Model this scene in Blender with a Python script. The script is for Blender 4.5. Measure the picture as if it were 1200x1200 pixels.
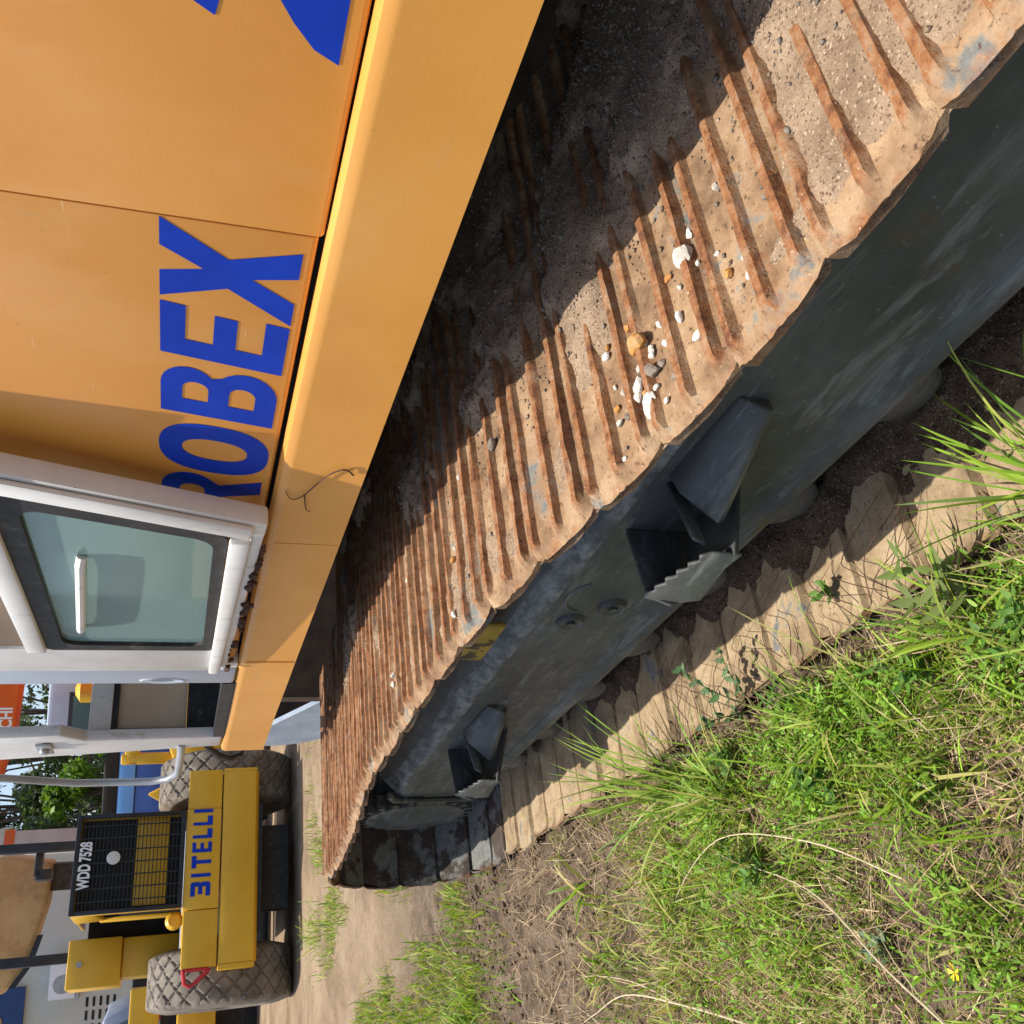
import bpy, bmesh, math, random
import numpy as np
from mathutils import Vector, Matrix
random.seed(7); rng = np.random.default_rng(7)
for o in list(bpy.data.objects): bpy.data.objects.remove(o)
scene = bpy.context.scene
COL = scene.collection

# ------------------------------------------------------------------ camera
# The photograph is stored turned a quarter turn: world "up" points to the left of the picture.
CAM = np.array([-0.74582, 0.13118, 1.52631]); YAW, PIT, ROL, FPX = 0.54716, 0.32988, -0.05675, 1084.726
Fv = np.array([math.sin(YAW)*math.cos(PIT), math.cos(YAW)*math.cos(PIT), -math.sin(PIT)])
R0 = np.array([math.cos(YAW), -math.sin(YAW), 0.0]); D0 = np.cross(Fv, R0)
Rv = R0*math.cos(ROL)+D0*math.sin(ROL); Dv = -R0*math.sin(ROL)+D0*math.cos(ROL)
cd = bpy.data.cameras.new('camera'); cam = bpy.data.objects.new('camera', cd); COL.objects.link(cam)
cd.sensor_width = 36; cd.sensor_fit = 'AUTO'; cd.lens = FPX/1200*36; cd.clip_start = .02; cd.clip_end = 2000
mw = Matrix.Identity(4)
for i in range(3):
    mw[i][0] = Dv[i]; mw[i][1] = Rv[i]; mw[i][2] = -Fv[i]; mw[i][3] = CAM[i]
cam.matrix_world = mw; scene.camera = cam

# ------------------------------------------------------------------ sky, sun, exposure
SUN = Vector((-.20, .15, 1.0)).normalized()
w = bpy.data.worlds.new('World'); scene.world = w; w.use_nodes = True
nt = w.node_tree; bg = nt.nodes['Background']
sky = nt.nodes.new('ShaderNodeTexSky'); sky.sky_type = 'NISHITA'; sky.sun_disc = False
sky.sun_elevation = math.asin(SUN.z); sky.sun_rotation = math.atan2(SUN.x, SUN.y)
sky.air_density = 1.0; sky.dust_density = 2.5; sky.ozone_density = 1.0
nt.links.new(sky.outputs[0], bg.inputs[0]); bg.inputs[1].default_value = .15
ld = bpy.data.lights.new('sun', 'SUN'); ld.energy = 5.0; ld.angle = math.radians(.53); ld.color = (1, .93, .82)
lo = bpy.data.objects.new('sun', ld); COL.objects.link(lo); lo.rotation_euler = SUN.to_track_quat('Z', 'Y').to_euler(); lo.location = (0, 0, 30)
vs = scene.view_settings; vs.view_transform = 'Standard'; vs.look = 'None'; vs.gamma = 1; vs.exposure = .45
scene.render.engine = 'CYCLES'; scene.render.resolution_x = 1024; scene.render.resolution_y = 1024

# ------------------------------------------------------------------ helpers
SL = 0.06469; CS, SN = math.cos(SL), math.sin(SL)          # the upper structure is slewed 3.7 degrees on its tracks
def U(x, y, z): return (x*CS+y*SN, -x*SN+y*CS, z)           # upper-structure frame -> world
def tag(o, label=None, cat=None, group=None, kind=None):
    for k, v in (('label', label), ('category', cat), ('group', group), ('kind', kind)):
        if v: o[k] = v
    return o
def empty(name, loc=(0, 0, 0), rz=0, **k):
    o = bpy.data.objects.new(name, None); COL.objects.link(o); o.location = loc; o.rotation_euler = (0, 0, rz); o.empty_display_size = .1
    return tag(o, **k)
def link(name, me, mat, parent=None, **k):
    o = bpy.data.objects.new(name, me); COL.objects.link(o)
    if mat is not None:
        mats = mat if isinstance(mat, (list, tuple)) else [mat]
        if not me.materials:
            for m in mats: me.materials.append(m)
    if parent is not None: o.parent = parent
    return tag(o, **k)
class MB:
    def __init__(s): s.v = []; s.f = []; s.m = []
    def add(s, vs_, fs, mi=0, xf=None):
        n = len(s.v)
        for p in vs_: s.v.append(tuple(xf(*p)) if xf else tuple(p))
        for f in fs: s.f.append(tuple(n+i for i in f)); s.m.append(mi)
    def box(s, x0, x1, y0, y1, z0, z1, mi=0, xf=None):
        s.add([(x0,y0,z0),(x1,y0,z0),(x1,y1,z0),(x0,y1,z0),(x0,y0,z1),(x1,y0,z1),(x1,y1,z1),(x0,y1,z1)],
              [(0,3,2,1),(4,5,6,7),(0,1,5,4),(1,2,6,5),(2,3,7,6),(3,0,4,7)], mi, xf)
    def prism(s, poly, a0, a1, axis='x', mi=0, xf=None):
        # poly of 2D points extruded along an axis
        def P(p, a): return {'x': (a, p[0], p[1]), 'y': (p[0], a, p[1]), 'z': (p[0], p[1], a)}[axis]
        n = len(poly)
        s.add([P(p, a0) for p in poly]+[P(p, a1) for p in poly],
              [tuple(range(n))[::-1], tuple(range(n, 2*n))]+[(i, (i+1) % n, n+(i+1) % n, n+i) for i in range(n)], mi, xf)
    def tube(s, pts, r, n=8, mi=0, xf=None, caps=True):
        pts = [Vector(p) for p in pts]; rs = r if isinstance(r, (list, tuple)) else [r]*len(pts)
        vs_, fs = [], []
        up = Vector((0.013, .02, 1)); prev = None
        for i, p in enumerate(pts):
            t = (pts[min(i+1, len(pts)-1)]-pts[max(i-1, 0)]).normalized()
            if prev is None:
                a = t.cross(up if abs(t.z) < .95 else Vector((1, 0, 0))).normalized()
            else:
                a = (prev-t*prev.dot(t)).normalized()
            prev = a; b = t.cross(a)
            for k in range(n):
                an = 2*math.pi*k/n; vs_.append(tuple(p+(a*math.cos(an)+b*math.sin(an))*rs[i]))
        for i in range(len(pts)-1):
            for k in range(n): fs.append((i*n+k, i*n+(k+1) % n, (i+1)*n+(k+1) % n, (i+1)*n+k))
        if caps: fs += [tuple(range(n))[::-1], tuple(range((len(pts)-1)*n, len(pts)*n))]
        s.add(vs_, fs, mi, xf)
    def lathe(s, prof, n=32, axis='x', c=(0, 0, 0), mi=0, xf=None):
        # prof: list of (a, r) along axis
        vs_, fs = [], []
        for a, r in prof:
            for k in range(n):
                t = 2*math.pi*k/n; q = (r*math.cos(t), r*math.sin(t))
                vs_.append({'x': (c[0]+a, c[1]+q[0], c[2]+q[1]), 'z': (c[0]+q[0], c[1]+q[1], c[2]+a), 'y': (c[0]+q[0], c[1]+a, c[2]+q[1])}[axis])
        m = len(prof)
        for i in range(m-1):
            for k in range(n): fs.append((i*n+k, i*n+(k+1) % n, (i+1)*n+(k+1) % n, (i+1)*n+k))
        fs += [tuple(range(n))[::-1], tuple(range((m-1)*n, m*n))]
        s.add(vs_, fs, mi, xf)
    def build(s, name, mat, parent=None, bevel=0, seg=2, smooth=False, bang=30, **k):
        me = bpy.data.meshes.new(name); me.from_pydata(s.v, [], s.f); me.update()
        mats = mat if isinstance(mat, (list, tuple)) else [mat]
        for m in mats: me.materials.append(m)
        me.polygons.foreach_set('material_index', s.m)
        bm = bmesh.new(); bm.from_mesh(me); bmesh.ops.recalc_face_normals(bm, faces=bm.faces)
        if bevel:
            es = [e for e in bm.edges if len(e.link_faces) == 2 and e.calc_face_angle(0) > math.radians(bang)]
            bmesh.ops.bevel(bm, geom=es, offset=bevel, segments=seg, affect='EDGES', profile=.5, clamp_overlap=True)
        bm.to_mesh(me); bm.free()
        if smooth or bevel:
            me.polygons.foreach_set('use_smooth', [True]*len(me.polygons)); me.set_sharp_from_angle(angle=math.radians(40))
        return link(name, me, None, parent, **k)
def grid_mesh(name, X, Y, Z, mat, parent=None, attr=None, **k):
    ny, nx = X.shape
    co = np.stack([X, Y, Z], -1).reshape(-1, 3).astype(np.float32)
    idx = np.arange(nx*ny).reshape(ny, nx)
    q = np.stack([idx[:-1, :-1], idx[:-1, 1:], idx[1:, 1:], idx[1:, :-1]], -1).reshape(-1, 4)
    me = np_mesh(name, co, q)
    me.polygons.foreach_set('use_smooth', np.ones(len(q), bool))
    if attr is not None: col_attr(me, 'Col', attr.reshape(-1, attr.shape[-1]))
    return link(name, me, mat, parent, **k)
def np_mesh(name, co, q):
    me = bpy.data.meshes.new(name); n = q.shape[1]
    me.vertices.add(len(co)); me.vertices.foreach_set('co', np.ascontiguousarray(co, np.float32).ravel())
    me.loops.add(q.size); me.loops.foreach_set('vertex_index', np.ascontiguousarray(q, np.int32).ravel())
    me.polygons.add(len(q)); me.polygons.foreach_set('loop_start', np.arange(0, q.size, n, dtype=np.int32))
    me.update(calc_edges=True); me.validate(); return me
def col_attr(me, name, c):
    a = me.attributes.new(name, 'FLOAT_COLOR', 'POINT')
    cc = np.ones((len(me.vertices), 4), np.float32); cc[:, :c.shape[-1]] = c; a.data.foreach_set('color', cc.ravel())
# value noise
_h = np.random.default_rng(3).random((256, 256))
def vn(x, y):
    xi = np.floor(x).astype(int); yi = np.floor(y).astype(int); fx = x-xi; fy = y-yi
    fx = fx*fx*(3-2*fx); fy = fy*fy*(3-2*fy); g = lambda a, b: _h[a % 256, b % 256]
    return (g(xi, yi)*(1-fx)+g(xi+1, yi)*fx)*(1-fy)+(g(xi, yi+1)*(1-fx)+g(xi+1, yi+1)*fx)*fy
def fbm(x, y, o=4):
    s = 0; a = .5; t = 0
    for i in range(o): s = s+a*vn(x*2**i+17*i, y*2**i+31*i); t += a; a *= .5
    return s/t
def sst(a, b, x): t = np.clip((x-a)/(b-a), 0, 1); return t*t*(3-2*t)

# ------------------------------------------------------------------ materials
def nodes(name):
    m = bpy.data.materials.new(name); m.use_nodes = True; t = m.node_tree; return m, t, t.nodes['Principled BSDF'], t.nodes.new, t.links.new
def ramp(t, src, cols, lo_=.35, hi=.65):
    r = t.nodes.new('ShaderNodeValToRGB'); e = r.color_ramp.elements
    n = len(cols)
    while len(e) < n: e.new(.5)
    for i, c in enumerate(cols):
        e[i].position = lo_+(hi-lo_)*i/max(1, n-1); e[i].color = (*c, 1)
    t.links.new(src, r.inputs[0]); return r.outputs[0]
def noise(t, co, scale, detail=6, rough=.6, stretch=None, dist=0):
    detail = min(detail, 5)
    n = t.nodes.new('ShaderNodeTexNoise'); n.inputs['Scale'].default_value = scale; n.inputs['Detail'].default_value = detail; n.inputs['Roughness'].default_value = rough; n.inputs['Distortion'].default_value = dist
    if stretch:
        mp = t.nodes.new('ShaderNodeMapping'); mp.inputs['Scale'].default_value = stretch; t.links.new(co, mp.inputs[0]); co = mp.outputs[0]
    t.links.new(co, n.inputs['Vector']); return n.outputs['Fac']
def mix(t, fac, a, b, mode='MIX'):
    m = t.nodes.new('ShaderNodeMix'); m.data_type = 'RGBA'; m.blend_type = mode
    for sock, v in ((m.inputs[0], fac), (m.inputs[6], a), (m.inputs[7], b)):
        if hasattr(v, 'is_linked'): t.links.new(v, sock)
        elif isinstance(v, (int, float)): sock.default_value = v
        else: sock.default_value = (*v, 1)
    return m.outputs[2]
def step_(t, src, a, b):
    m = t.nodes.new('ShaderNodeMapRange'); m.inputs[1].default_value = a; m.inputs[2].default_value = b; t.links.new(src, m.inputs[0]); return m.outputs[0]
def coords(t, rnd=False):
    c = t.nodes.new('ShaderNodeTexCoord').outputs['Object']
    if rnd:
        oi = t.nodes.new('ShaderNodeObjectInfo'); mu = t.nodes.new('ShaderNodeMath'); mu.operation = 'MULTIPLY'; mu.inputs[1].default_value = 37
        t.links.new(oi.outputs['Random'], mu.inputs[0]); ad = t.nodes.new('ShaderNodeVectorMath'); ad.operation = 'ADD'
        t.links.new(c, ad.inputs[0]); t.links.new(mu.outputs[0], ad.inputs[1]); c = ad.outputs[0]
    return c
def bump(t, b, h, strength, dist=.01, prev=None):
    n = t.nodes.new('ShaderNodeBump'); n.inputs['Strength'].default_value = strength; n.inputs['Distance'].default_value = dist
    t.links.new(h, n.inputs['Height'])
    if prev: t.links.new(prev, n.inputs['Normal'])
    t.links.new(n.outputs[0], b.inputs['Normal']); return n.outputs[0]
def pmat(name, cols, scale=6, rough=.6, bs=.15, bsc=60, metallic=0, spots=(), lo_=.35, hi=.65, spec=.4, rnd=False, stretch=None, coat=0, bd=.004, rvar=.12):
    m, t, b, N, L = nodes(name); c = coords(t, rnd)
    n1 = noise(t, c, scale, 7, .62, stretch); col = ramp(t, n1, cols, lo_, hi)
    for (sc, thr, wd, cc, st) in spots:
        n2 = noise(t, c, sc, 6, .65, st); col = mix(t, step_(t, n2, thr, thr+wd), col, cc)
    L(col, b.inputs['Base Color']); b.inputs['Metallic'].default_value = metallic
    b.inputs['Specular IOR Level'].default_value = spec
    rr = noise(t, c, scale*3, 4); mr = t.nodes.new('ShaderNodeMapRange'); mr.inputs[3].default_value = rough-rvar; mr.inputs[4].default_value = rough+rvar; L(rr, mr.inputs[0]); L(mr.outputs[0], b.inputs['Roughness'])
    if coat: b.inputs['Coat Weight'].default_value = coat; b.inputs['Coat Roughness'].default_value = .18
    if bs: bump(t, b, noise(t, c, bsc, 5, .65), bs, bd)
    return m
MT = {}
# excavator paint: sun-bleached orange yellow with dust and small scratches
MT['orange'] = pmat('orange_paint', [(.60, .255, .040), (.66, .29, .052), (.71, .335, .075)], 1.6, .40, .05, 220, spec=.45, lo_=.25, hi=.75,
    spots=[(26, .70, .05, (.50, .22, .05), None), (3.2, .55, .30, (.70, .38, .13), (1, 1, .4)), (12, .66, .10, (.62, .34, .12), (1, 6, .5)), (70, .735, .02, (.20, .10, .04), None), (30, .70, .015, (.74, .47, .22), (1, .15, 3))], coat=.12)
MT['sill'] = pmat('sill_paint', [(.57, .26, .045), (.63, .30, .06), (.68, .35, .09)], 2.2, .42, .06, 160, spec=.45, lo_=.25, hi=.75,
    spots=[(9, .62, .16, (.52, .29, .11), (1, .4, 1)), (60, .735, .02, (.22, .11, .045), None)], coat=.1)
MT['blue'] = pmat('blue_decal', [(.002, .032, .36), (.003, .042, .43)], 8, .55, .03, 200, spec=.2, spots=[(60, .72, .02, (.05, .09, .30), None)])
MT['yellow'] = pmat('roller_paint', [(.58, .32, .016), (.65, .37, .02), (.69, .41, .035)], 1.8, .45, .05, 120, lo_=.25, hi=.75,
    spots=[(18, .69, .06, (.36, .19, .03), None)], coat=.1)
MT['worn_yellow'] = pmat('worn_yellow_paint', [(.30, .20, .03), (.42, .28, .04)], 8, .6, .2, 60, spots=[(13, .50, .05, (.055, .035, .022), None), (40, .62, .04, (.09, .05, .03), None)])
MT['white'] = pmat('cab_white_paint', [(.60, .59, .56), (.68, .67, .64), (.74, .73, .70)], 3, .42, .08, 150,
    spots=[(14, .60, .12, (.46, .42, .35), (1, 1, .4)), (48, .70, .03, (.16, .11, .07), None)])
MT['jamb_shade'] = pmat('cab_jamb_sky_shade', [(.42, .47, .55), (.47, .52, .59)], 4, .45, .05, 100)  # cab post in pale blue: its shade and sky reflection are painted in
MT['black'] = pmat('black_steel', [(.010, .011, .014), (.022, .023, .026)], 6, .5, .1, 90)
MT['rubber'] = pmat('black_rubber', [(.018, .017, .017), (.035, .033, .031)], 20, .7, .15, 90, spots=[(20, .6, .15, (.13, .12, .10), None)])
MT['dark'] = pmat('dark_inside', [(.012, .011, .010), (.03, .025, .02)], 6, .8, .1, 60)
MT['underside'] = pmat('underside_grime', [(.045, .033, .024), (.10, .075, .052)], 8, .85, .3, 60)
def pane_mat():
    m, t, b, N, L = nodes('dusty_beige_pane'); c = coords(t); col = ramp(t, noise(t, c, 3, 5), [(.60, .52, .42), (.70, .62, .51)], .3, .7); L(col, b.inputs['Base Color']); b.inputs['Roughness'].default_value = .3
    tr = t.nodes.new('ShaderNodeBsdfTranslucent'); L(col, tr.inputs[0]); ms = t.nodes.new('ShaderNodeMixShader'); ms.inputs[0].default_value = .75; L(b.outputs[0], ms.inputs[1]); L(tr.outputs[0], ms.inputs[2]); L(ms.outputs[0], t.nodes['Material Output'].inputs[0]); return m
MT['beige'] = pane_mat()
MT['chrome'] = pmat('grey_pipe', [(.30, .30, .30), (.40, .40, .39)], 6, .35, .05, 60, metallic=.5)
# undercarriage paint: faded black, dust bloom, scuffs
def frame_mat():
    m, t, b, N, L = nodes('faded_black_paint'); c = coords(t)
    col = ramp(t, noise(t, c, 3.0, 8, .65, (1, .6, 1.2)), [(.022, .023, .023), (.052, .055, .054), (.100, .103, .100)], .3, .72)
    col = mix(t, step_(t, noise(t, c, 10, 8, .72, (1, .35, 2.2), .6), .53, .78), col, (.19, .195, .19))
    col = mix(t, step_(t, noise(t, c, 5, 7, .7), .61, .72), col, (.075, .050, .030))
    col = mix(t, step_(t, noise(t, c, 55, 4, .7), .66, .70), col, (.16, .155, .14))
    L(col, b.inputs['Base Color']); L(step_(t, noise(t, c, 14, 5), -.5, 1.4), b.inputs['Roughness']); b.inputs['Specular IOR Level'].default_value = .45
    # dry dust settled on the sloping shoulder and scuffed along its fold
    sx = t.nodes.new('ShaderNodeSeparateXYZ'); L(c, sx.inputs[0])
    ed = t.nodes.new('ShaderNodeMath'); ed.operation = 'COMPARE'; ed.inputs[1].default_value = .632; ed.inputs[2].default_value = .028; L(sx.outputs[2], ed.inputs[0])
    mm = t.nodes.new('ShaderNodeMath'); mm.operation = 'MULTIPLY'; L(ed.outputs[0], mm.inputs[0]); L(step_(t, noise(t, c, 16, 6, .75, (1, .5, 1)), .45, .70), mm.inputs[1])
    col2 = mix(t, mm.outputs[0], col, (.27, .27, .26)); up = step_(t, sx.outputs[2], .655, .70); m2 = t.nodes.new('ShaderNodeMath'); m2.operation = 'MULTIPLY'; L(up, m2.inputs[0]); L(step_(t, noise(t, c, 12, 6, .7), .35, .6), m2.inputs[1])
    L(mix(t, m2.outputs[0], col2, (.085, .062, .043)), b.inputs['Base Color'])
    bump(t, b, noise(t, c, 24, 8, .7), .35, .006); return m
MT['frame'] = frame_mat()
# shoes: dried tan mud, rust on the bars, blue-grey bare steel. Attribute Col.r = how much the surface is bar
def shoe_mat(name, mudc, steel_lo):
    m, t, b, N, L = nodes(name); c = coords(t, True)
    at = t.nodes.new('ShaderNodeAttribute'); at.attribute_name = 'Col'; sp = t.nodes.new('ShaderNodeSeparateColor'); L(at.outputs['Color'], sp.inputs[0])
    mud = ramp(t, noise(t, c, 9, 8, .68), mudc, .3, .7)
    steel = ramp(t, noise(t, c, 30, 6, .7), [(.10, .105, .10), (.20, .205, .19)], .3, .7)
    mud = mix(t, step_(t, noise(t, c, 4.5, 6, .7), steel_lo, steel_lo+.055), mud, steel)
    rust = ramp(t, noise(t, c, 26, 8, .75), [(.060, .026, .015), (.135, .056, .027), (.24, .105, .042), (.28, .170, .10), (.36, .255, .165)], .27, .74)
    # rust share: bars plus ragged patches on the plate
    ad = t.nodes.new('ShaderNodeMath'); ad.operation = 'ADD'; L(sp.outputs[0], ad.inputs[0]); L(step_(t, noise(t, c, 15, 7, .75), .33, .72), ad.inputs[1])
    k = step_(t, ad.outputs[0], .76, 1.32); col = mix(t, k, mud, rust)
    col = mix(t, step_(t, noise(t, c, 120, 3, .6), .68, .72), col, (.44, .35, .24))
    col = mix(t, step_(t, noise(t, c, 75, 5, .7), .58, .68), col, (.075, .040, .022))
    L(col, b.inputs['Base Color']); b.inputs['Roughness'].default_value = .86; b.inputs['Specular IOR Level'].default_value = .25
    n1 = bump(t, b, noise(t, c, 40, 7, .7), .55, .005); bump(t, b, noise(t, c, 190, 4, .7), .7, .0028, n1); return m
MT['shoe'] = shoe_mat('rusty_shoe', [(.115, .068, .038), (.265, .170, .097), (.41, .292, .180)], .56)
MT['shoe_low'] = shoe_mat('dusty_lower_shoe', [(.16, .112, .066), (.295, .218, .130), (.41, .315, .20)], .60)
MT['shoe_bare_shaded'] = shoe_mat('shaded_bare_shoe', [(.030, .024, .020), (.065, .050, .040), (.12, .085, .058)], .50)  # mud-free steel, darkened further to put the wrap's shade into the colour
def soil(name, cols, grit, dark, s=14, bsc=60, bs=.7):
    m, t, b, N, L = nodes(name); c = coords(t)
    col = ramp(t, noise(t, c, s, 8, .7), cols, .28, .72)
    v = t.nodes.new('ShaderNodeTexVoronoi'); v.inputs['Scale'].default_value = 330; L(c, v.inputs['Vector'])
    hs_ = t.nodes.new('ShaderNodeSeparateColor'); L(v.outputs['Color'], hs_.inputs[0])
    col = mix(t, step_(t, hs_.outputs[0], .93, .97), col, grit)
    col = mix(t, step_(t, hs_.outputs[1], .88, .92), col, dark)
    L(col, b.inputs['Base Color']); b.inputs['Roughness'].default_value = .95; b.inputs['Specular IOR Level'].default_value = .15
    n1 = bump(t, b, noise(t, c, bsc, 8, .75), bs, .010); bump(t, b, v.outputs['Distance'], .5, .003, n1); return m
MT['trackdirt'] = soil('dry_track_dirt', [(.15, .105, .070), (.27, .195, .132), (.38, .285, .195)], (.40, .31, .22), (.14, .09, .06), 9)
MT['wetsoil'] = soil('dark_crumb_soil', [(.045, .029, .019), (.085, .056, .037), (.13, .09, .06)], (.26, .20, .14), (.025, .016, .011), 18, 70, .9)
MT['clod'] = soil('earth_clod', [(.075, .050, .035), (.15, .105, .072), (.23, .17, .12)], (.28, .22, .16), (.05, .034, .024), 18, 70, .8)
def ground_mat():
    m, t, b, N, L = nodes('dirt_ground'); c = coords(t)
    at = t.nodes.new('ShaderNodeAttribute'); at.attribute_name = 'Col'; sp = t.nodes.new('ShaderNodeSeparateColor'); L(at.outputs['Color'], sp.inputs[0])
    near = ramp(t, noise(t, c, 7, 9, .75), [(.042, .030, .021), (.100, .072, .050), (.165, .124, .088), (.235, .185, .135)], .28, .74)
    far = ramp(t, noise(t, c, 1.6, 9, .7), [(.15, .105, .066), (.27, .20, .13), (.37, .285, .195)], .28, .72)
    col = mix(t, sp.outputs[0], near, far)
    col = mix(t, step_(t, noise(t, c, 70, 4, .7), .66, .70), col, (.40, .33, .25))
    col = mix(t, step_(t, noise(t, c, 45, 5, .7), .64, .71), col, (.045, .030, .022))
    L(col, b.inputs['Base Color']); b.inputs['Roughness'].default_value = .95; b.inputs['Specular IOR Level'].default_value = .15
    n1 = bump(t, b, noise(t, c, 22, 9, .75), .9, .03); bump(t, b, noise(t, c, 120, 5, .7), .6, .006, n1); return m
MT['ground'] = ground_mat()
def leaf_mat(name, trans=.35, rough=.55):
    m, t, b, N, L = nodes(name); at = t.nodes.new('ShaderNodeAttribute'); at.attribute_name = 'Col'
    L(at.outputs['Color'], b.inputs['Base Color']); b.inputs['Roughness'].default_value = rough; b.inputs['Specular IOR Level'].default_value = .35
    tr = t.nodes.new('ShaderNodeBsdfTranslucent'); L(mix(t, 1.0, at.outputs['Color'], (1.25, 1.2, .6), 'MULTIPLY'), tr.inputs[0])
    ms = t.nodes.new('ShaderNodeMixShader'); ms.inputs[0].default_value = trans; L(b.outputs[0], ms.inputs[1]); L(tr.outputs[0], ms.inputs[2])
    L(ms.outputs[0], t.nodes['Material Output'].inputs[0]); return m
MT['leaf'] = leaf_mat('green_blade'); MT['straw'] = leaf_mat('dry_straw', .15, .8)
def glass_mat(name, tint, dust_sheen, k):
    m, t, b, N, L = nodes(name); c = coords(t)
    b.inputs['Base Color'].default_value = (*tint, 1); b.inputs['Roughness'].default_value = .04; b.inputs['Transmission Weight'].default_value = 1; b.inputs['IOR'].default_value = 1.45
    d = t.nodes.new('ShaderNodeBsdfDiffuse'); L(ramp(t, noise(t, c, 5, 7, .7), [tuple(x*.9 for x in dust_sheen), dust_sheen], .3, .7), d.inputs[0])
    ms = t.nodes.new('ShaderNodeMixShader'); mr = t.nodes.new('ShaderNodeMapRange'); mr.inputs[3].default_value = k-.05; mr.inputs[4].default_value = k+.06; L(noise(t, c, 3, 6, .7), mr.inputs[0]); L(mr.outputs[0], ms.inputs[0])
    L(b.outputs[0], ms.inputs[1]); L(d.outputs[0], ms.inputs[2]); L(ms.outputs[0], t.nodes['Material Output'].inputs[0]); return m
MT['glass'] = glass_mat('teal_tinted_glass', (.55, .86, .82), (.34, .50, .48), .36)  # the teal diffuse film also paints in the sky's reflection on the pane
MT['farglass'] = glass_mat('far_window_glass', (.5, .75, .72), (.16, .28, .28), .55)
MT['stone'] = pmat('pale_stone', [(.36, .33, .28), (.52, .49, .44), (.66, .64, .60)], 22, .8, .4, 90, rnd=True)
MT['stone_rust'] = pmat('ochre_stone', [(.28, .12, .03), (.42, .20, .05), (.40, .26, .13)], 30, .85, .5, 90, rnd=True)
MT['stone_dark'] = pmat('grey_stone', [(.11, .09, .072), (.24, .20, .16)], 22, .85, .4, 90, rnd=True)
MT['tyre'] = pmat('dusty_tyre', [(.10, .085, .068), (.18, .155, .128), (.235, .205, .17)], 5, .85, .25, 60)
MT['tyreside'] = pmat('tyre_wall', [(.05, .052, .055), (.11, .11, .11)], 4, .6, .15, 60)
MT['roller_rubber'] = pmat('steel_blue_plate', [(.20, .24, .30), (.30, .34, .40)], 5, .4, .1, 60, metallic=.3)
MT['bark'] = pmat('bark', [(.05, .04, .03), (.12, .10, .08)], 12, .9, .4, 40)
MT['wall'] = pmat('pale_wall_paint', [(.50, .51, .45), (.56, .57, .51)], 1.2, .85, .05, 40)
MT['bluesign'] = pmat('blue_board', [(.012, .045, .14), (.02, .06, .18)], 3, .5, .03, 40)
MT['tan'] = pmat('tan_machine_paint', [(.42, .25, .095), (.52, .325, .135), (.57, .37, .17)], 2.2, .6, .12, 30, spots=[(9, .63, .05, (.25, .16, .08), None)])
MT['hitorange'] = pmat('vermilion_paint', [(.60, .10, .012), (.70, .135, .02)], 2, .45, .04, 60)
MT['lettering_white'] = pmat('white_lettering', [(.72, .72, .70), (.8, .8, .78)], 8, .6, .02, 60)
MT['greycab'] = pmat('blue_grey_cab_paint', [(.27, .32, .41), (.33, .38, .46)], 3, .45, .04, 60)
MT['truckblue'] = pmat('truck_blue_paint', [(.035, .085, .30), (.05, .11, .36)], 2, .5, .05, 40)
MT['truckrail'] = pmat('light_blue_rail', [(.13, .33, .72), (.18, .40, .78)], 2, .5, .05, 40)
MT['concrete'] = pmat('pale_concrete', [(.45, .40, .33), (.55, .50, .42)], 3, .85, .1, 40)
MT['red'] = pmat('red_paint', [(.42, .015, .025), (.5, .025, .03)], 5, .5, .05, 60)
MT['rustplate'] = pmat('dark_rust_plate', [(.045, .028, .018), (.085, .055, .036)], 5, .85, .25, 40)
MT['silver'] = pmat('lamp_silver', [(.55, .53, .48), (.72, .70, .66)], 9, .25, .02, 60)
MT['steelplate'] = pmat('blue_grey_steel', [(.22, .27, .34), (.32, .37, .44)], 4, .45, .1, 40)
MT['stain'] = pmat('brown_flaking_rust', [(.035, .018, .010), (.10, .05, .028)], 60, .95, .6, 120)

# ------------------------------------------------------------------ ground
def gz(x, y):
    x = np.asarray(x, float); y = np.asarray(y, float)
    d = np.hypot(x, y)
    z = .22*sst(5.6, 10.4, y)
    n = (fbm(x*1.1+5, y*1.1+3, 4)-.5)*.10*sst(-.02, -.30, x)*(1-sst(6, 9, y)) + (fbm(x*.35+9, y*.35, 4)-.5)*.10*sst(5.5, 8, y)
    n = n+(fbm(x*6+2, y*6, 3)-.5)*.03*np.where(d < 9, 1, 0)
    return z+n+.015
def build_ground():
    def sheet(name, x0, x1, y0, y1, nx, ny, hole=None):
        X, Y = np.meshgrid(np.linspace(x0, x1, nx), np.linspace(y0, y1, ny)); return X, Y
    # graded axes: fine near the machine, coarse to the horizon
    def axis(a, b, fine, far, n):
        mid = np.arange(a, b, fine); k = np.geomspace(fine, far, n); return np.concatenate([a-np.cumsum(k)[::-1], mid, b+np.cumsum(k)])
    xs = axis(-2.4, 3.2, .03, 120, 60); ys = axis(.2, 9.0, .03, 120, 60)
    X, Y = np.meshgrid(xs, ys); Z = gz(X, Y)
    fine = (fbm(X*14, Y*14, 4)-.5)*.030*((np.hypot(X, Y-3) < 7)) + (vn(X*33+3, Y*33)-.5)*.012*(np.hypot(X, Y-3) < 5)
    under = sst(-.08, .02, X)*(1-sst(1.05, 1.2, X))*(1-sst(4.6, 5.0, Y))       # pressed flat below the track
    Z = Z*(1-under)+(-.03)*under+fine*(1-under)
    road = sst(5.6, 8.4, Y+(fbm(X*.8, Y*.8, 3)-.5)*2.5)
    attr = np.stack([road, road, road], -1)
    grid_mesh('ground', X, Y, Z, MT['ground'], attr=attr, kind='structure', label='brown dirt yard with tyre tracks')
build_ground()

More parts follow.
